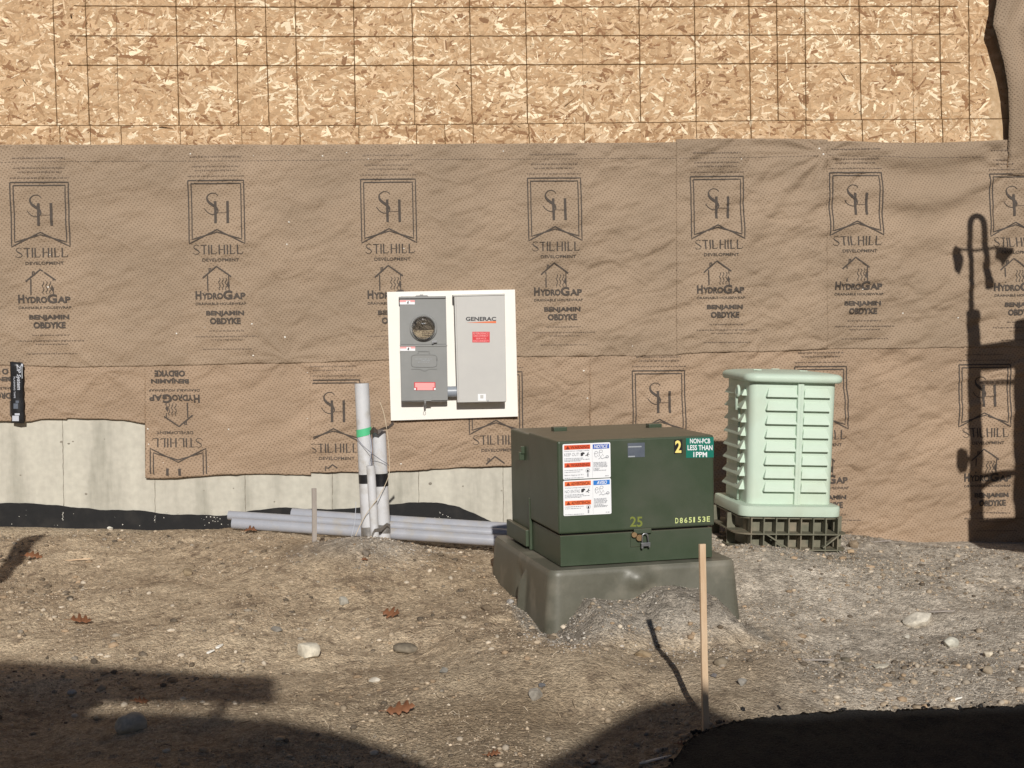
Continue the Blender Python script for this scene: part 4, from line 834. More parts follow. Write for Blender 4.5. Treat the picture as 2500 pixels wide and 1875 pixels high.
# work sign coordinates in a 1000 x 760 space mapped by bilinear corners
def bil(c4): 
    tl, tr_, br, bl = [np.array(p, float) for p in c4]
    def f(u, v):
        u /= 1000; v /= 760; p = (tl*(1-u)+tr_*u)*(1-v)+(bl*(1-u)+br*u)*v; return p[0], p[1]
    return f
def z6(x, y): return 1340+x/7.54, 1060+y/7.54
def wsign(c4, sp):
    f = bil([z6(*p) for p in c4]); conv = lambda x, y: f(x, y); rd = random.Random(3+sp)
    d = D2(); r = 28
    pts = []
    for qx, qy, a0 in ((1000-r, 760-r, 0), (r, 760-r, 90), (r, r, 180), (1000-r, r, 270)):
        for k in range(5): a = math.radians(a0+k*22.5); pts.append((qx+r*math.cos(a), qy+r*math.sin(a)))
    d.poly(pts); back = tdec(d, 'warning_sticker', [M['white']], off=HB, conv=conv)
    d = D2(); O, W_, I, K, Bl, BR = 0, 1, 2, 3, 4, 5
    for y in (28, 410) if not sp else (28, 440): d.rect(32, y+96, 580, y, O)
    d.rect(632, 130, 975, 32, Bl); d.rect(617, 745, 620, 30, I)
    n0 = len(d.v)
    y2 = (28, 410) if not sp else (28, 440); wd = 'WARNING' if not sp else 'ADVERTENCIA'
    for y in y2: d.poly([(60, y+85), (150, y+85), (105, y+12)], BR); d.text(wd, 165, y+84, 555, y+14, BR, .02)
    d.text('NOTICE' if not sp else 'AVISO', 655 if not sp else 700, 117, 945 if not sp else 915, 45, W_, .02, .25)
    if not sp:
        d.text('Hazardous voltage inside.', 32, 172, 560, 138, I, .0); d.text('KEEP OUT!', 32, 262, 345, 196, I, .0)
        d.text('Before digging call 811', 32, 690, 430, 655, I, 0)
    else:
        d.text('Voltaje peligroso adentro', 32, 178, 560, 146, I, 0); d.text('NO ENTRE', 32, 272, 345, 206, I, 0)
    rows = [(305, 32, 430), (335, 32, 560), (362, 32, 380), (560, 32, 420), (600, 32, 360), (725, 32, 430)]
    rows += [(415+24*k, 640, 640+rd.uniform(250, 320)) for k in range(5)]+[(545+22*k, 640, 640+rd.uniform(120, 300)) for k in range(3)]+[(712, 880, 960)]
    for y, xa, xb in rows:
        x = xa
        while x < xb:
            l_ = rd.uniform(10, 40); d.rect(x, y+rd.uniform(11, 16), min(x+l_, xb), y, I); x += l_+rd.uniform(6, 12)
    # pictograms: door and running figure; hand symbol; two line-drawn figures
    d.poly([(375, 268), (375, 205), (420, 188), (455, 200), (460, 225), (430, 232), (428, 258), (400, 270)], K); d.poly([(470, 262), (500, 248), (515, 222), (530, 196), (545, 200), (532, 228), (560, 240), (556, 248), (528, 240), (520, 258), (540, 282), (528, 286), (505, 262), (472, 272)], K)
    for cx1, cy1 in ((520, 585),):
        d.stroke([(cx1+42*math.cos(t), cy1+42*math.sin(t)) for t in np.linspace(0, 6.283, 22)], 8, I); d.poly([(cx1-10, cy1+34), (cx1-20, cy1), (cx1, cy1-22), (cx1+20, cy1), (cx1+12, cy1+34)], K)
    d.rect(505, 720, 535, 645, I)
    for (fx, fy, s) in ((700, 240, 1.0), (800, 220, 1.15)):
        d.stroke([(fx+30*s*math.cos(t), fy-30*s+26*s*math.sin(t)) for t in np.linspace(0, 6.283, 14)], 9, I); d.stroke([(fx-38*s, fy-20), (fx-25*s, fy+50*s), (fx, fy+70*s), (fx+30*s, fy+20*s), (fx+45*s, fy+60*s)], 9, I)
    d.stroke([(750, 350), (790, 320), (830, 350), (860, 330), (930, 325)], 12, I); d.stroke([(930+28*math.cos(t), 310+24*math.sin(t)) for t in np.linspace(0, 6.283, 12)], 14, I)
    ob = tdec(d, 'sticker_print', [M['orange'] if not sp else M['orange2'], M['white'], M['ink'], M['inkdark'], M['blue'] if not sp else M['blue2'], M['inkbrown']], par=back, off=HB+.0012, conv=conv)
    ef = Vector(e2*.0011)
    for q, v in enumerate(ob.data.vertices):
        if q >= n0: v.co -= ef
    return back
wsign([(252, 185), (1130, 148), (1140, 795), (262, 838)], 0)['label'] = 'upper white sticker with orange warning bars and a dark blue notice bar'
wsign([(262, 858), (1142, 808), (1153, 1465), (272, 1508)], 1)['label'] = 'lower white sticker with bright orange bars and a bright blue notice bar'
d = D2(); d.poly([(1155, 245), (1320, 238), (1320, 378), (1157, 382)]); n0 = 4; d.poly([(1160, 275), (1288, 271), (1288, 283), (1160, 287)], 1); d.poly([(1160, 368), (1225, 366), (1225, 378), (1160, 381)], 1); tdec(d, 'rating_plate', [M['plate'], M['platelight']], lay=4)
d = D2(); d.poly([(1603, 212), (1682, 208), (1684, 345), (1604, 348)]); d.text('2', 1612, 338, 1672, 218, 1, .03); tdec(d, 'number_sticker', [M['black'], M['yellow']], lay=4)
d = D2(); d.poly([(1718, 197), (1985, 186), (1985, 382), (1718, 386)]); d.text('NON-PCB', 1755, 247, 1950, 200, 1, .02); d.text('LESS THAN', 1732, 313, 1972, 263, 1, .02); d.text('1PPM', 1788, 379, 1920, 329, 1, .02); tdec(d, 'teal_sticker', [M['teal'], M['white']], lay=4)
d = D2(); d.text('25', 1178, 1052, 1298, 952, 0, .02); tdec(d, 'stencilled_number', [M['olive']])
d = D2()
for k, ch in enumerate('D865153E'):
    x = 1614+k*43.5; yv = -k*2.3; d.text(ch, x, 1018+yv, x+(30 if ch != '1' else 16), 966+yv, 0, .018)
tdec(d, 'serial_number', [M['pale_y']])

# pad under the transformer
PT = F0+np.array([0, 0, -.0]); zt_ = F0[2]-.004
nz = np.array([0, 0, 1.0])
def padpt(px, py, dz): return Tinv(rp(px, py, np.array([0, 0, zt_-dz]), nz))
fl_ = padpt(1363, 1394, 0); a_l = fl_[0]; b_f = min(fl_[1], -.03); a_r = TW+.085; b_b = TD+.13; a_l = min(-.05, Tinv(rp(1222, 1318, np.array([0, 0, zt_]), nz))[0])
def padloop(g, dz, r=.05, n=5):
    A0, A1, B0, B1 = a_l-g, a_r+g, b_f-g, b_b+g; P = []
    for cxx, cyy, s0 in ((A1-r, B1-r, 0), (A0+r, B1-r, 90), (A0+r, B0+r, 180), (A1-r, B0+r, 270)):
        for k in range(n+1): a = math.radians(s0+90*k/n); P.append(T(cxx+r*math.cos(a), cyy+r*math.sin(a), -.004-dz))
    # densify long edges so the dents and ribs can be shaped
    Q = []
    for i in range(len(P)):
        p, q = P[i], P[(i+1) % len(P)]; m_ = max(1, int(np.linalg.norm(q-p)/.018))
        for k in range(m_): Q.append(p+(q-p)*k/m_)
    return Q
zs = np.concatenate([[0, .001, .006, .014], np.linspace(.03, .50, 34)]); base = padloop(0, 0); loops = []
dn = Tinv(rp(1562, 1415, T(0, b_f-.02, 0), e2))
for dz in zs:
    g = .002+.085*dz if dz > .012 else -.006+.0006*dz/.001*0+(.006*min(1, dz/.012)); Lp = []
    L0 = padloop(0, 0)
    for p in L0:
        a, b_, c_ = Tinv(p); ca_, cb_ = (a_l+a_r)/2, (b_f+b_b)/2
        sa = (a-ca_)/((a_r-a_l)/2); sb = (b_-cb_)/((b_b-b_f)/2)
        aa = a+g*np.sign(sa)*min(1, abs(sa)**8+0)*1.0 if True else a; bb = b_+g*np.sign(sb)*min(1, abs(sb)**8)
        if sb < -.98:                               # front dent (a moulded lug)
            dd_ = math.hypot((a-dn[0])/.055, (-dz-.004-dn[2])/.045); bb -= .028*math.exp(-dd_**3)
            bb += .010*math.sin((a-a_l)*5)*min(1, dz*4)
        if sa < -.98:                               # vertical rib on the left side
            rb = math.exp(-((b_-.36)/.022)**2)*min(1, max(0, (dz-.07)/.05)); aa -= .035*rb; aa += .02*math.exp(-((b_-.48)/.06)**2)*min(1, max(0, (dz-.05)/.08))
        Lp.append(T(aa, bb, -.004-dz))
    loops.append(Lp)
b = MB(); b.loft(loops[::-1], False, True); pad = b.build('transformer_pad', M['pad'], None, auto=50)
tagp(pad, 'flared olive grey fibreglass box pad half buried in soil beneath the green cabinet', 'equipment pad')

# ================================================================== MINT PEDESTAL
pc = at(1915, 1300, -1.50); TILT = .046
PS = 3500/ (np.dot(at(1930, 1100, -1.76)-CAM, FW))           # px per metre at its front
base_z = float(at(1905, 1259, -1.76)[2])
PC = np.array([float(at(1926, 1259, -1.78)[0]), -1.50, base_z])
def Pd(x, y, z):                                          # local: x right, y back, z up, origin at skirt bottom centre
    c_, s_ = math.cos(TILT), math.sin(TILT); X_ = x*c_+z*s_; Z_ = -x*s_+z*c_
    ya = math.radians(2.0); return PC+np.array([X_*math.cos(ya)-y*math.sin(ya), X_*math.sin(ya)+y*math.cos(ya), Z_])
def rrect(w_, d_, r, z, n=6, off=(0, 0)):
    P = []
    for cx1, cy1, s0 in ((w_/2-r, d_/2-r, 0), (-w_/2+r, d_/2-r, 90), (-w_/2+r, -d_/2+r, 180), (w_/2-r, -d_/2+r, 270)):
        for k in range(n+1): a = math.radians(s0+90*k/n); P.append(Pd(off[0]+cx1+r*math.cos(a), off[1]+cy1+r*math.sin(a), z))
    return P
mp_ = empty('pedestal', tuple(PC), 'mint green louvred utility pedestal on an olive slotted base near the wall', 'utility pedestal')
k = 1/PS; BW, BD = 214*k, .52; HT = (1259-905)*k; SK = 26*k; LB = HT-(929-905)*k*1.0
b = MB(); b.loft([rrect(BW-.006, BD-.004, .045, SK-.03), rrect(BW-.004, BD-.004, .045, SK), rrect(BW+.008, BD, .045, LB+.005)], True, True)
def louv(cx1, w0, w1, z0, z1, out, side=None):
    # sloping hood: top edge flush, bottom edge proud
    def Q(u, o, z): return Pd(u, -BD/2-.003-o, z) if side is None else Pd(-BW/2-.002-o+(.0), u, z)
    V = [Q(cx1-w0/2, -.004, z1), Q(cx1+w0/2, -.004, z1), Q(cx1+w1/2, out, z0), Q(cx1-w1/2, out, z0), Q(cx1+w1/2, out, z0-.005), Q(cx1-w1/2, out, z0-.005), Q(cx1+w1/2+.004, -.004, z0-.005), Q(cx1-w1/2-.004, -.004, z0-.005)]
    b.add(V, [(0, 1, 2, 3), (3, 2, 4, 5), (5, 4, 6, 7), (0, 3, 5, 7), (1, 6, 4, 2)])
Hb = LB-SK
for i_ in range(8):
    zc_ = SK+Hb*(.115+i_*.1085)
    louv(-BW/2+BW*.355, 64*k, 76*k, zc_, zc_+.050, .026); louv(BW/2-BW*.235, 56*k, 67*k, zc_, zc_+.050, .026)
    louv(.01, .32, .38, zc_, zc_+.052, .030, side=1)
body = b.build('body', M['mint'], mp_, auto=38)
b = MB(); xm = -BW/2+BW*.575
b.add([Pd(x, y, z) for z in (SK-.004, LB) for x, y in ((xm-.022, -BD/2+.006), (xm-.018, -BD/2-.018), (xm+.018, -BD/2-.018), (xm+.024, -BD/2+.006))], [(0, 1, 5, 4), (1, 2, 6, 5), (2, 3, 7, 6), (0, 4, 7, 3), (0, 3, 2, 1), (4, 5, 6, 7)])
b.box((xm+.002, -BD/2-.014, (SK+LB)/2), (.008, .012, LB-SK), T=Pd)
b.build('centre_flange', M['mint'], mp_, bevel=.003)
LW = 243*k; b = MB(); zz = LB; prof = [(-.022, zz-.012), (-.004, zz-.010), (.004, zz-.002), (.007, zz+.012), (.005, zz+.024), (-.004, zz+.034), (-.018, zz+.040), (-.06, zz+.046), (-.14, zz+.053), (-.22, zz+.056)]
b.loft([rrect(LW+2*g, BD+.085+2*g, max(.075+g, .02), z) for g, z in prof], True, True); lid = b.build('lid', M['mint'], mp_, auto=45)
for u, v in ((-.18, -.1), (.1, -.12), (.0, .12)): b = MB(); b.box((u, v, zz+.055), (.05, .012, .006), T=Pd); b.build('lid_boss', M['mint'], lid, bevel=.002)
b = MB(); SW = 256*k; b.loft([rrect(SW-.004, BD+.13, .07, 0, off=(-.006, 0)), rrect(SW, BD+.135, .07, .006, off=(-.006, 0)), rrect(SW, BD+.135, .07, SK-.012, off=(-.006, 0)), rrect(SW-.010, BD+.14, .07, SK-.002, off=(-.006, 0)), rrect(SW-.10, BD+.03, .05, SK+.004, off=(-.006, 0))], True, True); b.build('skirt', M['mint'], mp_, auto=45)
b = MB(); yy_ = -.095; b.tube([Pd(-BW/2-.040, yy_, LB-.19), Pd(-BW/2-.040, yy_, LB-.09)]+[Pd(-BW/2-.040, yy_-.022+.022*math.cos(t), LB-.075+.03*math.sin(t)) for t in np.linspace(0, 5.6, 14)], .009, 8); b.tube([Pd(-BW/2-.012, yy_, SK+.01), Pd(-BW/2-.022, yy_, LB-.18), Pd(-BW/2-.040, yy_, LB-.17)], .008, 8); b.build('latch_rod', M['mint'], mp_, smooth=True)
# slotted base
bs = empty('grid_footing', tuple(Pd(0, 0, -.24)), 'dirty olive plastic grid base partly sunk in the ground under the mint pedestal', 'pedestal base')
b = MB(); BH = 82*k; W2, D2_ = 250*k, BD+.10; zlev = [-.004, -BH*.47, -BH*.94]
for li, z in enumerate(zlev):
    g = .085 if li else .02
    for wv, dv in ((g, 0),): b.loft([rrect(W2-.12, D2_-.12, .05, z-.012), rrect(W2+g, D2_+g*1.0, .10, z-.010), rrect(W2+g, D2_+g, .10, z-.003), rrect(W2-.12, D2_-.12, .05, z)], False, False)
b.loft([rrect(W2-.10, D2_-.10, .05, -.45), rrect(W2-.10, D2_-.10, .05, -.004)], False, False)
for i_ in range(8):
    x = -W2/2+.05+i_*(W2-.08)/7; b.box((x, -D2_/2-.004, -.23), (.007, .06, .45), T=Pd)
for i_ in range(5):
    y = -D2_/2+.08+i_*(D2_-.16)/4
    if i_ in (1, 4): b.box((-W2/2-.01, y, -.23), (.05, .007, .45), T=Pd)
    b.box((W2/2, y, -.23), (.06, .007, .45), T=Pd)
def diag(p0, p1):
    p0, p1 = Vector(Pd(*p0)), Vector(Pd(*p1)); t = p1-p0; u = Vector((0, -1, 0)); v = t.cross(u).normalized()*.004; u = u*.02
    b.add([p0+u+v, p0+u-v, p0-u-v, p0-u+v, p1+u+v, p1+u-v, p1-u-v, p1-u+v], [(0, 1, 5, 4), (1, 2, 6, 5), (2, 3, 7, 6), (3, 0, 4, 7), (0, 3, 2, 1), (4, 5, 6, 7)])
diag((-W2/2+.14, -D2_/2-.02, -BH*.5), (-W2/2+.34, -D2_/2-.02, -BH*1.12)); diag((W2/2-.02, -D2_/2-.02, -BH*.5), (W2/2-.12, -D2_/2-.02, -BH*.9))
b.build('slotted_frame', M['basket'], bs)

# ================================================================== CONDUITS
def pipe(name, pts, r, mat, label, cat, group=None, wall=.005, n=28, parent=None):
    """tube with open end at the last point"""
    P = [Vector(p) for p in pts]; ax = (P[-1]-P[-2]).normalized(); b = MB(); b.tube(P, r, n, cap=False)
    b.tube([P[-1], P[-1]-ax*.12], r-wall, n, cap=True); u = ax.orthogonal().normalized(); v = ax.cross(u)
    o1 = [P[-1]+(u*math.cos(a)+v*math.sin(a))*r for a in [2*math.pi*i/n for i in range(n)]]; o2 = [P[-1]+ax*.0005+(u*math.cos(a)+v*math.sin(a))*(r-wall) for a in [2*math.pi*i/n for i in range(n)]]
    b.loft([o1, o2], False, False)
    o = b.build(name, mat, parent, auto=40, fix=False)
    if label: tagp(o, label, cat, group)
    return o
YC = -1.30
def seg(p0, p1, Y0, Y1, ext=.25):
    A_ = Vector(at(p0[0], p0[1], Y0)); B1 = Vector(at(p1[0], p1[1], Y1)); A_ = A_-(B1-A_).normalized()*ext; return [A_, A_.lerp(B1, .5), B1]
c1 = empty('conduit', tuple(at(893, 1320, YC)), 'tallest upright grey conduit with a green tape ring near its top', 'conduit', 'upright conduits by the small mound'); pA = seg((901, 1318), (883, 936), YC, YC, .3); o = pipe('pipe', pA, .0445, M['pvc'], None, None, parent=c1)
c2 = empty('conduit', tuple(at(932, 1325, YC+.02)), 'mid height grey conduit with torn dark tape across its open top', 'conduit', 'upright conduits by the small mound'); pB = seg((937, 1322), (925, 1052), YC+.02, YC+.02, .3); pipe('pipe', pB, .043, M['pvc'], None, None, parent=c2)
c3 = pipe('conduit', seg((916, 1322), (905, 1137), YC-.075, YC-.075, .3), .0265, M['pvc'], 'short thin grey conduit standing in front of the two thick ones', 'conduit', 'upright conduits by the small mound', .003)
def band(path, t0, t1, r, mat, name, par, slope=0, wob=0):
    A_ = path[0]; B1 = path[-1]; ax = (B1-A_).normalized(); u = ax.orthogonal().normalized(); u = Vector((1, 0, 0)); u = (u-ax*u.dot(ax)).normalized(); v = ax.cross(u); Ls = []
    for t in (t0, t0+(t1-t0)*.5, t1):
        c_ = t; Ls.append([c_+(u*math.cos(a)+v*math.sin(a))*r+ax*(slope*math.cos(a)*r) for a in [2*math.pi*i/32 for i in range(32)]])
    b = MB(); b.loft(Ls, False, False); b.build(name, mat, par, smooth=True)
def onp(path, py):                                        # point on the pipe axis seen at height py
    A_, B1 = path[0], path[-1]; zt1 = at(900, py, YC)[2]; t = (zt1-A_.z)/(B1.z-A_.z); return A_.lerp(B1, t)
band(pA, onp(pA, 1063), onp(pA, 1045), .0475, M['gtape'], 'green_tape', c1, slope=.18)
band(pA, onp(pA, 1179), onp(pA, 1157), .0462, M['black'], 'black_tape', c1); band(pB, onp(pB, 1188), onp(pB, 1157), .0447, M['black'], 'black_tape', c2)
band(pA, onp(pA, 1307), onp(pA, 1285), .0465, M['duct'], 'duct_tape', c1, .05); band(pB, onp(pB, 1302), onp(pB, 1282), .0455, M['duct'], 'duct_tape', c2, -.1)
b = MB()                                                  # crumpled tape bridging the two pipes low down
Pq = [at(908, 1308, YC-.11), at(915, 1296, YC-.115), at(930, 1293, YC-.08), at(945, 1281, YC-.05), at(952, 1284, YC-.02)]
Vq = []
for i_, p in enumerate(Pq): Vq += [p+np.array([0, -.004*(i_ % 2), .012]), p+np.array([0, .004, -.014+.006*(i_ % 2)])]
b.add(Vq, [(2*i, 2*i+1, 2*i+3, 2*i+2) for i in range(len(Pq)-1)]); o = b.build('tape_wad', M['duct'], c2, fix=False); o.modifiers.new('s', 'SOLIDIFY').thickness = .003
b = MB(); Pq = [(903, 1058, -.06), (912, 1050, -.075), (922, 1056, -.07), (936, 1046, -.06), (948, 1044, -.03), (960, 1033, -.02)]; Vq = []
for i_, (x, y, dy) in enumerate(Pq): p = at(x, y, YC+dy); wv = (.014, .022, .016, .008, .010, .011)[i_]; Vq += [p+np.array([0, 0, wv]), p+np.array([.004, -.012, -wv*.6])]
b.add(Vq, [(2*i, 2*i+1, 2*i+3, 2*i+2) for i in range(len(Pq)-1)]); o = b.build('torn_tape', newmat('torn_tape', (.06, .045, .035), .5), c2, fix=False); o.modifiers.new('s', 'SOLIDIFY').thickness = .003
def cord(name, pts, r, mat, label, cat='wire', par=None):
    b = MB(); P = []
    Q = [np.array(at(x, y, YC+dy)) for x, y, dy in pts]
    for i in range(len(Q)-1):
        a = Q[max(i-1, 0)]; p = Q[i]; q = Q[i+1]; d_ = Q[min(i+2, len(Q)-1)]
        for t in (0, .25, .5, .75): P.append(.5*((2*p)+(-a+q)*t+(2*a-5*p+4*q-d_)*t*t+(-a+3*p-3*q+d_)*t**3))
    P.append(Q[-1]); b.tube(P, r, 6); o = b.build(name, mat, par, smooth=True)
    if label: tagp(o, label, cat)
    return o
cord('wire', [(871, 1068, -.06), (886, 1088, -.07), (908, 1107, -.11), (930, 1123, -.07), (949, 1136, -.03), (951, 1150, -.01)], .0017, M['wire'], 'dark blue wire crossing diagonally over the upright conduits')
cord('twine', [(927, 981, -.02), (936, 1005, -.03), (943, 1040, -.05), (949, 1090, -.05), (951, 1140, -.045), (948, 1165, -.06), (932, 1200, -.075), (916, 1225, -.12), (893, 1257, -.07), (878, 1285, -.07), (868, 1308, -.1)], .0022, M['twine'], 'frayed pale twine rising right of the conduits and looping down', 'twine')
cord('wire', [(902, 1060, -.05), (904, 1078, -.06), (907, 1100, -.08), (903, 1125, -.06), (902, 1137, -.076)], .0022, M['cord'], 'thin pale wire coming out of the short conduit')
cord('wire', [(906, 1066, -.05), (908, 1090, -.07), (908, 1112, -.08), (907, 1137, -.08)], .002, M['wire'], 'short dark wire hanging into the thin conduit top')
cord('wire', [(869, 1225, -.05), (868, 1250, -.06), (865, 1280, -.07), (858, 1310, -.1)], .0018, M['cord'], 'thin white wire left of the upright conduits near the ground')
# pipes lying along the foundation
G_ = 'grey pipes lying along the foundation'
def lying(p0, p1, Y0, Y1, r, label, bell=None):
    A_ = Vector(at(p0[0], p0[1], Y0)); B1 = Vector(at(p1[0], p1[1], Y1)); par = empty('pvc_pipe', tuple(A_.lerp(B1, .5)), label, 'pipe', G_)
    pipe('pipe', [B1, B1.lerp(A_, .5), A_], r, M['pvc_blue'], None, None, parent=par)
    if bell: ax = (A_-B1).normalized(); b = MB(); b.tube([A_-ax*.0, A_-ax*bell, A_-ax*(bell+.03)], r*1.16, 28, cap=False) ; b.build('bell_end', M['pvc_blue'], par, auto=40)
lying((568, 1277), (1262, 1323), -.50, -.86, .0375, 'frontmost long grey pipe on the soil, its open end left of the grey stake')
lying((558, 1258), (1262, 1304), -.36, -.72, .031, 'thinner grey pipe resting behind the frontmost one, showing its left end')
lying((713, 1256), (1262, 1291), -.30, -.62, .0375, 'upper grey pipe whose wider bell end shows just left of the grey stake', bell=.12)

# ================================================================== STAKES
def stakeobj(name, top, bot, z, wpx, mat, label, lean=0, dd=.5, ext=.2):
    A_ = Vector(dep(top[0], top[1], z)); B1 = Vector(dep(bot[0], bot[1], z)); ax = (A_-B1).normalized(); B1 = B1-ax*ext; w_ = wpx*z/FPX; h = w_*dd
    u = Vector(_r0).cross(ax).cross(ax).normalized()*-1; u = (Vector(_r0)-ax*Vector(_r0).dot(ax)).normalized(); v = ax.cross(u); b = MB(); Ls = []
    u2 = (u*math.cos(.35)+v*math.sin(.35)); v2 = (v*math.cos(.35)-u*math.sin(.35)); n = 14
    for i in range(n+1):
        c_ = B1.lerp(A_, i/n)+u*random.uniform(-.0006, .0006); Ls.append([c_+u2*(sx*w_*.47)+v2*(sy*h*.5) for sx, sy in ((-1, -1), (1, -1), (1, 1), (-1, 1))])
    b.loft(Ls); o = b.build(name, mat, None, bevel=.0012, seg=2); tagp(o, label, 'stake'); return o
stakeobj('wooden_stake', (1714, 1328), (1723, 1800), 5.52, 17, M['stake'], 'clean new pine stake standing upright in front of the transformer')
stakeobj('wooden_stake', (767, 1192), (768, 1347), 8.45, 12, M['stakegrey'], 'short weathered grey stake left of the small mound')

# ================================================================== ROCKS, LEAVES, LITTER
def rock(px, py, wpx, hpx, col, label, seed, flat=.8, angular=.35, name='rock', cat='rock', sink=.25):
    P = groundhit(px, py+hpx*.35); z = float(np.dot(P-CAM, FW)); w_ = wpx*z/FPX/2; h_ = hpx*z/FPX/2*1.1
    r = np.random.default_rng(seed); V, F = ico(4); V = V.copy()
    for k in range(13):
        n_ = r.normal(size=3); n_ /= np.linalg.norm(n_); d_ = r.uniform(.50 if angular > .2 else .66, .86); s = V@n_; o_ = np.clip(s-d_, 0, None)[:, None]*(.92 if angular > .2 else .6); V = V-o_*n_
    V = V*(1+.05*fbm(V[:, 0]+seed, V[:, 1]+V[:, 2], .5, seed % 50, 4)[:, None]); V = V/np.abs(V).max(0)
    a = r.uniform(-.3, .3); V = V*np.array([w_, w_*flat, h_]); V = np.stack([V[:, 0]*math.cos(a)-V[:, 2]*math.sin(a)*.5, V[:, 1], V[:, 2]*math.cos(a)+V[:, 0]*math.sin(a)*.5], -1)
    gz = float(gh_full(P[0], P[1])); V = V+np.array([P[0], P[1], gz+h_*(1-2*sink)])
    c = np.array(col)[None]*(1+.35*fbm(V[:, 0], V[:, 2]+V[:, 1], .03, seed % 40, 4)[:, None]); c = np.clip(c, .01, .9)
    o = npmesh(name, V, F, M['stone'], colors=c, origin=(P[0], P[1], gz)); o.data.set_sharp_from_angle(angle=math.radians(28)); tagp(o, label, cat); return o
PALE = (.62, .57, .47); GREY = (.34, .31, .265); BRN = (.20, .165, .125); TAN = (.33, .25, .16)
rock(752, 1588, 64, 44, PALE, 'large pale angular rock in sunlight left of centre', 1)
rock(322, 1764, 84, 54, (.46, .41, .33), 'big rounded stone lying in the dark shadow at lower left', 2, angular=.1)
rock(990, 1583, 62, 22, (.20, .17, .13), 'flat brown elongated stone below the buried pad corner', 3, angular=.1)
rock(1305, 1695, 42, 36, GREY, 'broken grey stone below centre with jagged outline', 4)
rock(1322, 1674, 20, 12, (.16, .16, .17), 'small dark chip touching the broken grey stone', 5)
rock(2243, 1510, 78, 40, (.66, .61, .52), 'largest white-flecked rock on the grey mulch at right', 6)
rock(2322, 1569, 40, 28, (.52, .50, .43), 'smooth pale stone just right below the largest rock at right', 7, angular=.1)
rock(2412, 1597, 26, 16, (.60, .53, .42), 'small cream stone near the right edge', 8)
rock(2412, 1636, 26, 22, (.33, .27, .2), 'small round brown stone below the cream one', 9, angular=.1)
rock(1760, 1617, 36, 24, (.22, .18, .13), 'oval dark brown stone right beside the new pine stake', 10, angular=.1)
rock(1742, 1650, 18, 14, (.13, .12, .12), 'small dark pebble beside the new pine stake', 11)
rock(1812, 1666, 24, 20, (.30, .28, .25), 'squarish grey stone right of the new pine stake', 12)
rock(1570, 1594, 44, 24, TAN, 'tan lump at the foot of the gravel mound', 13, angular=.3, name='dirt_clod', cat='clod')
rock(459, 1397, 28, 20, (.26, .20, .13), 'pointed brown dirt clod on the bare soil at left', 14, name='dirt_clod', cat='clod')
rock(675, 1536, 34, 16, (.19, .175, .155), 'flat dark grey shard up and left of the pale angular rock', 15, flat=.6)
rock(840, 1465, 26, 22, (.30, .28, .24), 'grey stone half sunk between mound and pad', 16)
rock(1190, 1484, 34, 16, (.17, .13, .09), 'dark clod near the left corner of the pad', 17, name='dirt_clod', cat='clod')
rock(895, 1352, 22, 14, (.18, .15, .12), 'dark clod on the crest of the small mound', 18, name='dirt_clod', cat='clod')
rock(2060, 1610, 30, 12, (.14, .12, .09), 'thin dark stone in the middle of the grey mulch', 19)
rock(1245, 1470, 22, 16, (.36, .34, .32), 'small bluish stone against the left side of the pad', 20)
rock(1083, 1638, 22, 18, (.24, .225, .20), 'small slate coloured stone below centre', 21)
rock(915, 1660, 30, 14, (.55, .50, .42), 'white chip of stone left of the lower leaf', 22)
rock(2214, 1555, 20, 12, (.45, .42, .36), 'small chip below the largest rock at right', 23)
rock(2150, 1625, 40, 12, (.50, .46, .38), 'flat pale flakes in the middle right of the mulch', 24)
rock(177, 1690, 26, 14, (.40, .39, .37), 'light blue grey stone inside the shadow at left', 25)
rock(270, 1290, 18, 10, (.60, .57, .50), 'small white stone against the foundation at left', 26)
rock(2085, 1330, 26, 22, (.26, .20, .14), 'clod against the right corner of the olive base', 27, name='dirt_clod', cat='clod')
rock(2075, 1345, 22, 14, (.45, .33, .21), 'pale tan clod below the right corner of the olive base', 28, name='dirt_clod', cat='clod')
def leaf(px, py, w_, ang, tilt, label, seed, s=1.0, col=None):
    P = groundhit(px, py); gz = float(gh_full(P[0], P[1])); r = random.Random(seed)
    half_ = [(0, .0), (.06, .05), (.14, .20), (.20, .24), (.26, .10), (.34, .13), (.42, .34), (.50, .36), (.54, .14), (.62, .15), (.70, .30), (.78, .27), (.82, .10), (.90, .13), (1.0, .0)]
    b = MB(); V = []; c_ = r.uniform(.3, .7)
    for (u, v) in half_:
        lift = .10*math.sin(u*math.pi*1.1+seed)+c_*v*v*2
        V += [(u-.5, 0, .10*math.sin(u*math.pi*1.1+seed)), (u-.5, v*r.uniform(.8, 1.1), lift+r.uniform(-.02, .05)), (u-.5, -v*r.uniform(.8, 1.1), lift+r.uniform(-.02, .05))]
    F = []
    for i in range(len(half_)-1): F += [(3*i, 3*i+3, 3*i+4, 3*i+1), (3*i, 3*i+2, 3*i+5, 3*i+3)]
    L_ = .95*w_*float(np.dot(P-CAM, FW))/FPX; tilt *= .6; R = Matrix.Rotation(ang, 3, 'Z')@Matrix.Rotation(tilt, 3, 'X'); V = [R@(Vector(v)*L_)+Vector((P[0], P[1], gz+.25*L_)) for v in V]
    b.add(V, F); b.tube([V[0], V[0]+R@Vector((-.25*L_, 0, .02*L_))], .0012, 5)
    o = b.build('oak_leaf', M['leaf'], None, smooth=True, fix=False); tagp(o, label, 'leaf'); m = o.modifiers.new('s', 'SOLIDIFY'); m.thickness = .0008; return o
leaf(82, 1369, 44, .1, .9, 'rust coloured leaf near the narrow shadow at far left', 1)
leaf(198, 1527, 54, .25, .8, 'orange brown leaf lying flat above the large shadow', 2)
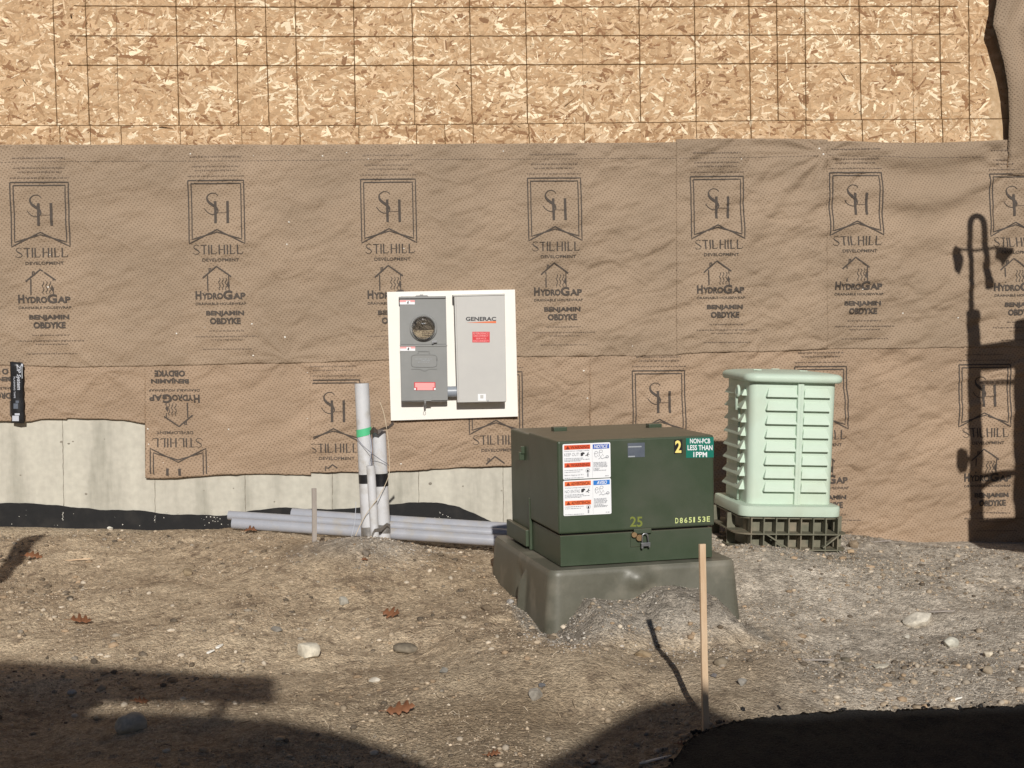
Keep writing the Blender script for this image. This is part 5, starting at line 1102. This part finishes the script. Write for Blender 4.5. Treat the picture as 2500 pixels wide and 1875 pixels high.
leaf(955, 1509, 56, -.7, 1.0, 'large curled brown leaf left of the pad corner', 3)
leaf(978, 1748, 74, .05, .9, 'long brown leaf near the bottom centre', 4)
leaf(1205, 1852, 40, -.3, .7, 'small brown leaf at the bottom edge', 5)
leaf(612, 1305, 34, .0, .6, 'yellow brown leaf beneath the end of the lying pipes', 6)
leaf(891, 1371, 22, .8, .9, 'tiny orange leaf on the front of the small mound', 7)
leaf(345, 1722, 40, .4, .8, 'bright orange leaf beside the big rounded stone in shadow', 8)
leaf(1668, 1822, 34, .2, .7, 'tan leaf at the left tip of the asphalt', 9)
def splinter(px, py, l_, ang, label, col=(.7, .6, .45), wd=.008):
    P = groundhit(px, py); z = float(np.dot(P-CAM, FW)); L_ = l_*z/FPX; d_ = Vector((math.cos(ang), math.sin(ang), 0)); n_ = Vector((-d_.y, d_.x, 0)); c_ = Vector((P[0], P[1], float(gh_full(P[0], P[1]))+.010)); b = MB()
    Ls = []
    for t, ww in ((-.5, .3), (-.3, 1), (.1, .8), (.5, .2)): c1_ = c_+d_*L_*t+Vector((0, 0, .004*math.sin(t*3))); Ls.append([c1_+n_*wd*ww*sx/2+Vector((0, 0, sy*.003)) for sx, sy in ((-1, -1), (1, -1), (1, 1), (-1, 1))])
    b.loft(Ls); o = b.build('wood_splinter', M['whitespec'] if col[0] > .6 else M['stake'] if col[0] > .4 else M['stakegrey'], None); tagp(o, label, 'splinter')
splinter(536, 1586, 22, .8, 'white wood splinter, upper right of a pair on the soil', wd=.02); splinter(514, 1597, 20, .5, 'white wood splinter, lower left of a pair on the soil', wd=.018)
splinter(190, 1371, 60, 0, 'long thin pale splinter on the soil at left', (.5,), wd=.006); splinter(1990, 1618, 90, -.3, 'grey twig on the grey mulch', (.2,), .006); splinter(2150, 1326, 50, -.2, 'broken brown twig by the foot of the wall', (.2,), .012)
splinter(2300, 1497, 60, -.3, 'reddish brown bark strip behind the largest rock at right', (.2,), .02)
splinter(2335, 1712, 30, .1, 'short pale chip near the asphalt at right', wd=.01); splinter(1600, 1862, 90, .35, 'thin white lath at the tip of the asphalt', wd=.012)

# ================================================================== ASPHALT
ae = [(1560, 1960), (1640, 1876), (1665, 1845), (1690, 1815), (1740, 1795), (1830, 1776), (1950, 1762), (2200, 1752), (2500, 1741), (2900, 1725)]
def on0(px, py, z=.02): return rp(px, py, np.array([0, 0, z]), nz)
Pe = []
for (x0, y0), (x1, y1) in zip(ae[:-1], ae[1:]):
    n_ = int(math.hypot(x1-x0, y1-y0)/4)
    for i in range(n_): t = i/n_; Pe.append(on0(x0+(x1-x0)*t, y0+(y1-y0)*t))
Pe = np.array(Pe); 
jx = fbm(np.arange(len(Pe))*1.0, np.zeros(len(Pe)), 6, 33, 4, .7)*.018; Pe[:, 1] += jx
rowsA = []; tt = np.concatenate([[0, .004, .010], np.linspace(.02, 1, 70)**1.3])
end = np.array([9.0, -30.0])
for t in tt:
    Q = Pe.copy(); Q[:, 1] = Pe[:, 1]+(-9.5-Pe[:, 1])*t
    hh = gh_full(Q[:, 0], Q[:, 1])*0+.062-.0*t; hh = np.where(t < .003, -.03, hh+(-.012 if t < .006 else 0)); n_ = fbm(Q[:, 0], Q[:, 1], .03, 21, 3)*.010+fbm(Q[:, 0], Q[:, 1], .2, 27, 2)*.012
    Q[:, 2] = hh+n_; rowsA.append(Q)
A3 = np.array(rowsA); nr, nc = A3.shape[:2]; idx = np.arange(nr*nc).reshape(nr, nc); F = np.stack([idx[:-1, :-1], idx[:-1, 1:], idx[1:, 1:], idx[1:, :-1]], -1).reshape(-1, 4)[:, ::-1]
M['asph'] = mottled('fresh_asphalt', (.007, .007, .008), (.024, .023, .0235), 110, .85, 0, 1.0, 70, .010, .25, c3=(.05, .05, .05), s3=170)
o = npmesh('road', A3.reshape(-1, 3), F, M['asph']); tagp(o, 'fresh black asphalt with a crumbling edge at lower right', 'road', kind='structure')
nC = 900; kk = RNG.integers(0, len(Pe), nC); xx = Pe[kk, 0]+RNG.normal(0, .02, nC); yy = Pe[kk, 1]+RNG.normal(.02, .05, nC); r = .002*np.exp(RNG.random(nC)**2*1.7)
P = IV[None]*(1+RNG.normal(0, .15, (nC, len(IV), 1)))*r[:, None, None]+np.stack([xx, yy, np.where(RNG.random(nC) < .5, gh_full(xx, yy)+r*.4, .03)], -1)[:, None, :]
o = npmesh('asphalt_crumbs', P.reshape(-1, 3), (np.arange(nC)[:, None, None]*len(IV)+IF[None]).reshape(-1, 3), M['asph'], smooth=False); tagp(o, 'loose black crumbs along the asphalt edge', 'crumbs', kind='stuff')

# ================================================================== THINGS OUT OF FRAME THAT CAST THE SHADOWS
TE = math.tan(ELEV)
def shadow_src(px, py, Ysrc, onwall=False):
    """point on plane y = Ysrc whose shadow falls where the photo shows it"""
    if onwall: P = at(px, py, -.03)
    else:
        P = on0(px, py, .0)
        for _ in range(4): P = on0(px, py, float(gh(P[0], P[1])))
    return np.array([P[0], Ysrc, P[2]+(P[1]-Ysrc)*TE])
def slab(name, outline, Ysrc, thick, mat, parent, onwall=False, bevel=.0):
    b = MB(); A_ = [shadow_src(x, y, Ysrc, onwall) for x, y in outline]; B1 = [p-np.array([0, thick, 0]) for p in A_]; b.loft([A_, B1]); return b.build(name, mat, parent, bevel=bevel)
# work truck standing right of the frame: its exhaust stack, mirrors and cab edge throw the tall shadow on the wall
YT = -2.3
tk = empty('work_truck', tuple(np.array([3.9, YT, 0])), 'work truck with upright exhaust stack parked just right of the view', 'truck')
def sw(x, y, dy=0): return shadow_src(x, y, YT+dy, True)
b = MB(); b.tube([sw(2386, 1330), sw(2384, 1100), sw(2376, 762)], .052, 16); b.build('lower_stack', M['chrome'], tk, auto=40)
b = MB(); b.tube([sw(2372, 765), sw(2370, 640), sw(2366, 560)]+[sw(2383-17*math.cos(t), 560-33*math.sin(t)) for t in np.linspace(.2, 3.0, 9)]+[sw(2404, 600), sw(2412, 650)], .021, 12, r1=.024); b.tube([sw(2408, 640), sw(2418, 700)], .028, 12, r1=.034); b.build('exhaust_stack', M['chrome'], tk, auto=40)
slab('mirror', [(2326, 608), (2333, 598), (2345, 606), (2352, 625), (2348, 645), (2340, 666), (2330, 655), (2327, 630)], YT, .06, M['truckd'], tk, True)
slab('mirror', [(2430, 606), (2452, 600), (2476, 604), (2462, 622), (2450, 640), (2446, 626), (2430, 620)], YT, .06, M['truckd'], tk, True)
slab('cross_beam', [(2386, 843), (2490, 827), (2490, 888), (2388, 893)], YT-.02, .08, M['truckd'], tk, True)
slab('deck', [(2362, 1268), (2560, 1262), (2560, 1345), (2362, 1345)], YT-.02, .5, M['truckd'], tk, True)
slab('mirror', [(2336, 1100), (2345, 1094), (2362, 1100), (2366, 1122), (2360, 1142), (2344, 1146), (2335, 1130)], YT, .06, M['truckd'], tk, True)
b = MB()
b.tube([sw(2338, 606), sw(2380, 612), sw(2450, 604)], .010, 8); 
b.tube([sw(2396, 930), sw(2500, 928)], .009, 8); b.tube([sw(2396, 937), sw(2500, 935)], .007, 8); b.tube([sw(2364, 1120), sw(2384, 1118)], .02, 8); b.tube([sw(2384, 1160), sw(2520, 1150)], .020, 8); b.tube([sw(2384, 1200), sw(2415, 1175), sw(2460, 1158), sw(2500, 1150)], .02, 8)
for q in range(9): b.tube([sw(2400+q*12, 928), sw(2400+q*12, 938)], .008, 6)
b.tube([sw(2398, 942), sw(2392, 960), sw(2385, 975)], .008, 6); b.build('brackets', M['truckd'], tk)
b = MB(); A_ = sw(2476, 1400); B1 = sw(2476, 793); zt2 = B1[2]; x0 = A_[0]; pts = [(x0, .9), (x0, zt2), (x0+.12, zt2+.02), (x0+1.2, zt2), (x0+1.75, zt2-.85), (x0+2.9, zt2-1.1), (x0+3.0, .6), (x0+.4, .6)]
b.loft([[(x, YT+.1, z) for x, z in pts], [(x, YT-2.1, z) for x, z in pts]]); b.build('cab', M['truckp'], tk, bevel=.03)
b = MB(); b.box((x0+2.6, YT-1.0, .75), (5.0, .8, .25)); b.build('chassis', M['truckd'], tk)
def wheel(b, cx1, cy1, r, w_): b.loft([[(cx1+rr*math.cos(a), cy1+yy, r+rr*math.sin(a)) for a in [2*math.pi*i/24 for i in range(24)]] for yy, rr in ((-w_/2, r*.86), (-w_/2+.03, r), (w_/2-.03, r), (w_/2, r*.86))])
for xw in (x0+.45, x0+2.3):
    for yw in (YT-.05, YT-1.95): b = MB(); wheel(b, xw, yw, .5, .28); b.build('wheel', M['truckd'], tk, auto=40)
# post left of the frame
Pp = [shadow_src(x, y, -4.6) for x, y in ((92, 1311), (127, 1303))]
Pt = shadow_src(108, 1307, -5.0); b = MB(); zz_ = Pt[2]; b.box((Pt[0], -5.0, zz_/2), (.135, .05, zz_)); o = b.build('post', M['stakegrey'], None, bevel=.004); tagp(o, 'square timber post standing left of the view', 'post')
# two vehicles behind the camera
YV = -11.3
van = empty('pickup_truck', (-1.9, YV-1, 0), 'pickup with a loaded rack parked behind the viewpoint, to the left', 'pickup')
slab('rack_load', [(-900, 1600), (0, 1612), (300, 1628), (660, 1648), (676, 1652), (676, 1720), (380, 1717), (250, 1712), (185, 1745), (-900, 1760)], YV+.3, .03, M['truckp'], van)
o = [(-900, 1735), (180, 1738), (300, 1740), (420, 1745), (560, 1752), (680, 1762), (780, 1778), (860, 1798), (940, 1822), (1010, 1848), (1070, 1880), (1110, 1930), (1120, 2060), (-900, 2060)]
slab('van_body', o, YV, 1.7, M['vanp'], van)
b = MB()
for xx_ in (-2.6, -1.6, -.7):
    pL = shadow_src(300+xx_*0, 1700, YV+.0); b.box((xx_, YV-.35, pL[2]-.15), (.05, .05, .5))
b.build('rack_leg', M['truckd'], van)
zlow = min(shadow_src(x, 2060, YV)[2] for x in (-900, 1100))
b = MB(); b.box((-2.2, YV-.85, zlow/2+.2), (4.0, 1.6, max(.3, zlow-.3))); b.build('chassis', M['vanp'], van)
for xw in (-3.4, -1.0):
    for yw in (YV-.1, YV-1.6): b = MB(); wheel(b, xw, yw, .4, .24); b.build('wheel', M['truckd'], van, auto=40)
suv = empty('parked_van', (2.6, YV-1, 0), 'rounded van parked behind the viewpoint, to the right', 'van')
o = [(1290, 2060), (1292, 1920), (1320, 1868), (1380, 1830), (1440, 1796), (1490, 1763), (1540, 1734), (1590, 1718), (1650, 1712), (1700, 1722), (1760, 1748), (1830, 1766), (1950, 1764), (2200, 1752), (2500, 1740), (2900, 1722), (3000, 1760), (3050, 2060)]
slab('body', o, YV, 1.8, M['vanp'], suv)
zlow2 = min(shadow_src(x, 2060, YV)[2] for x in (1290, 3050)); b = MB(); b.box((2.4, YV-.9, zlow2/2+.2), (3.2, 1.7, max(.3, zlow2-.3))); b.build('chassis', M['vanp'], suv)
for xw in (1.3, 3.5):
    for yw in (YV-.1, YV-1.7): b = MB(); wheel(b, xw, yw, .4, .24); b.build('wheel', M['truckd'], suv, auto=40)

nh = empty('sky_blocker_house', (0, -32, 0), 'unseen house added far behind the viewpoint to block low sky light', 'house')  # house added out of view to cut sky fill in the shadows
M['siding'] = mottled('grey_siding', (.16, .17, .18), (.20, .21, .22), 2, .7); M['roofing'] = mottled('shingles', (.03, .03, .03), (.06, .055, .05), 20, .9); M['pane'] = newmat('window_pane', (.03, .04, .05), .1)
b = MB(); b.box((0, -36, 2.9), (34, 8, 5.8)); b.build('wall', M['siding'], nh)
b = MB(); b.loft([[(x, -31.4, 5.75), (x, -31.4, 5.95), (x, -36, 8.3), (x, -40.6, 5.95), (x, -40.6, 5.75)] for x in (-17.6, 17.6)]); b.build('roof', M['roofing'], nh)
for x in range(-14, 15, 4):
    for z in (1.6, 4.3): b = MB(); b.box((x, -31.98, z), (1.3, .10, 1.5)); wf = b.build('window', M['white'], nh); b = MB(); b.box((x, -31.92, z), (1.1, .04, 1.3)); b.build('pane', M['pane'], wf)
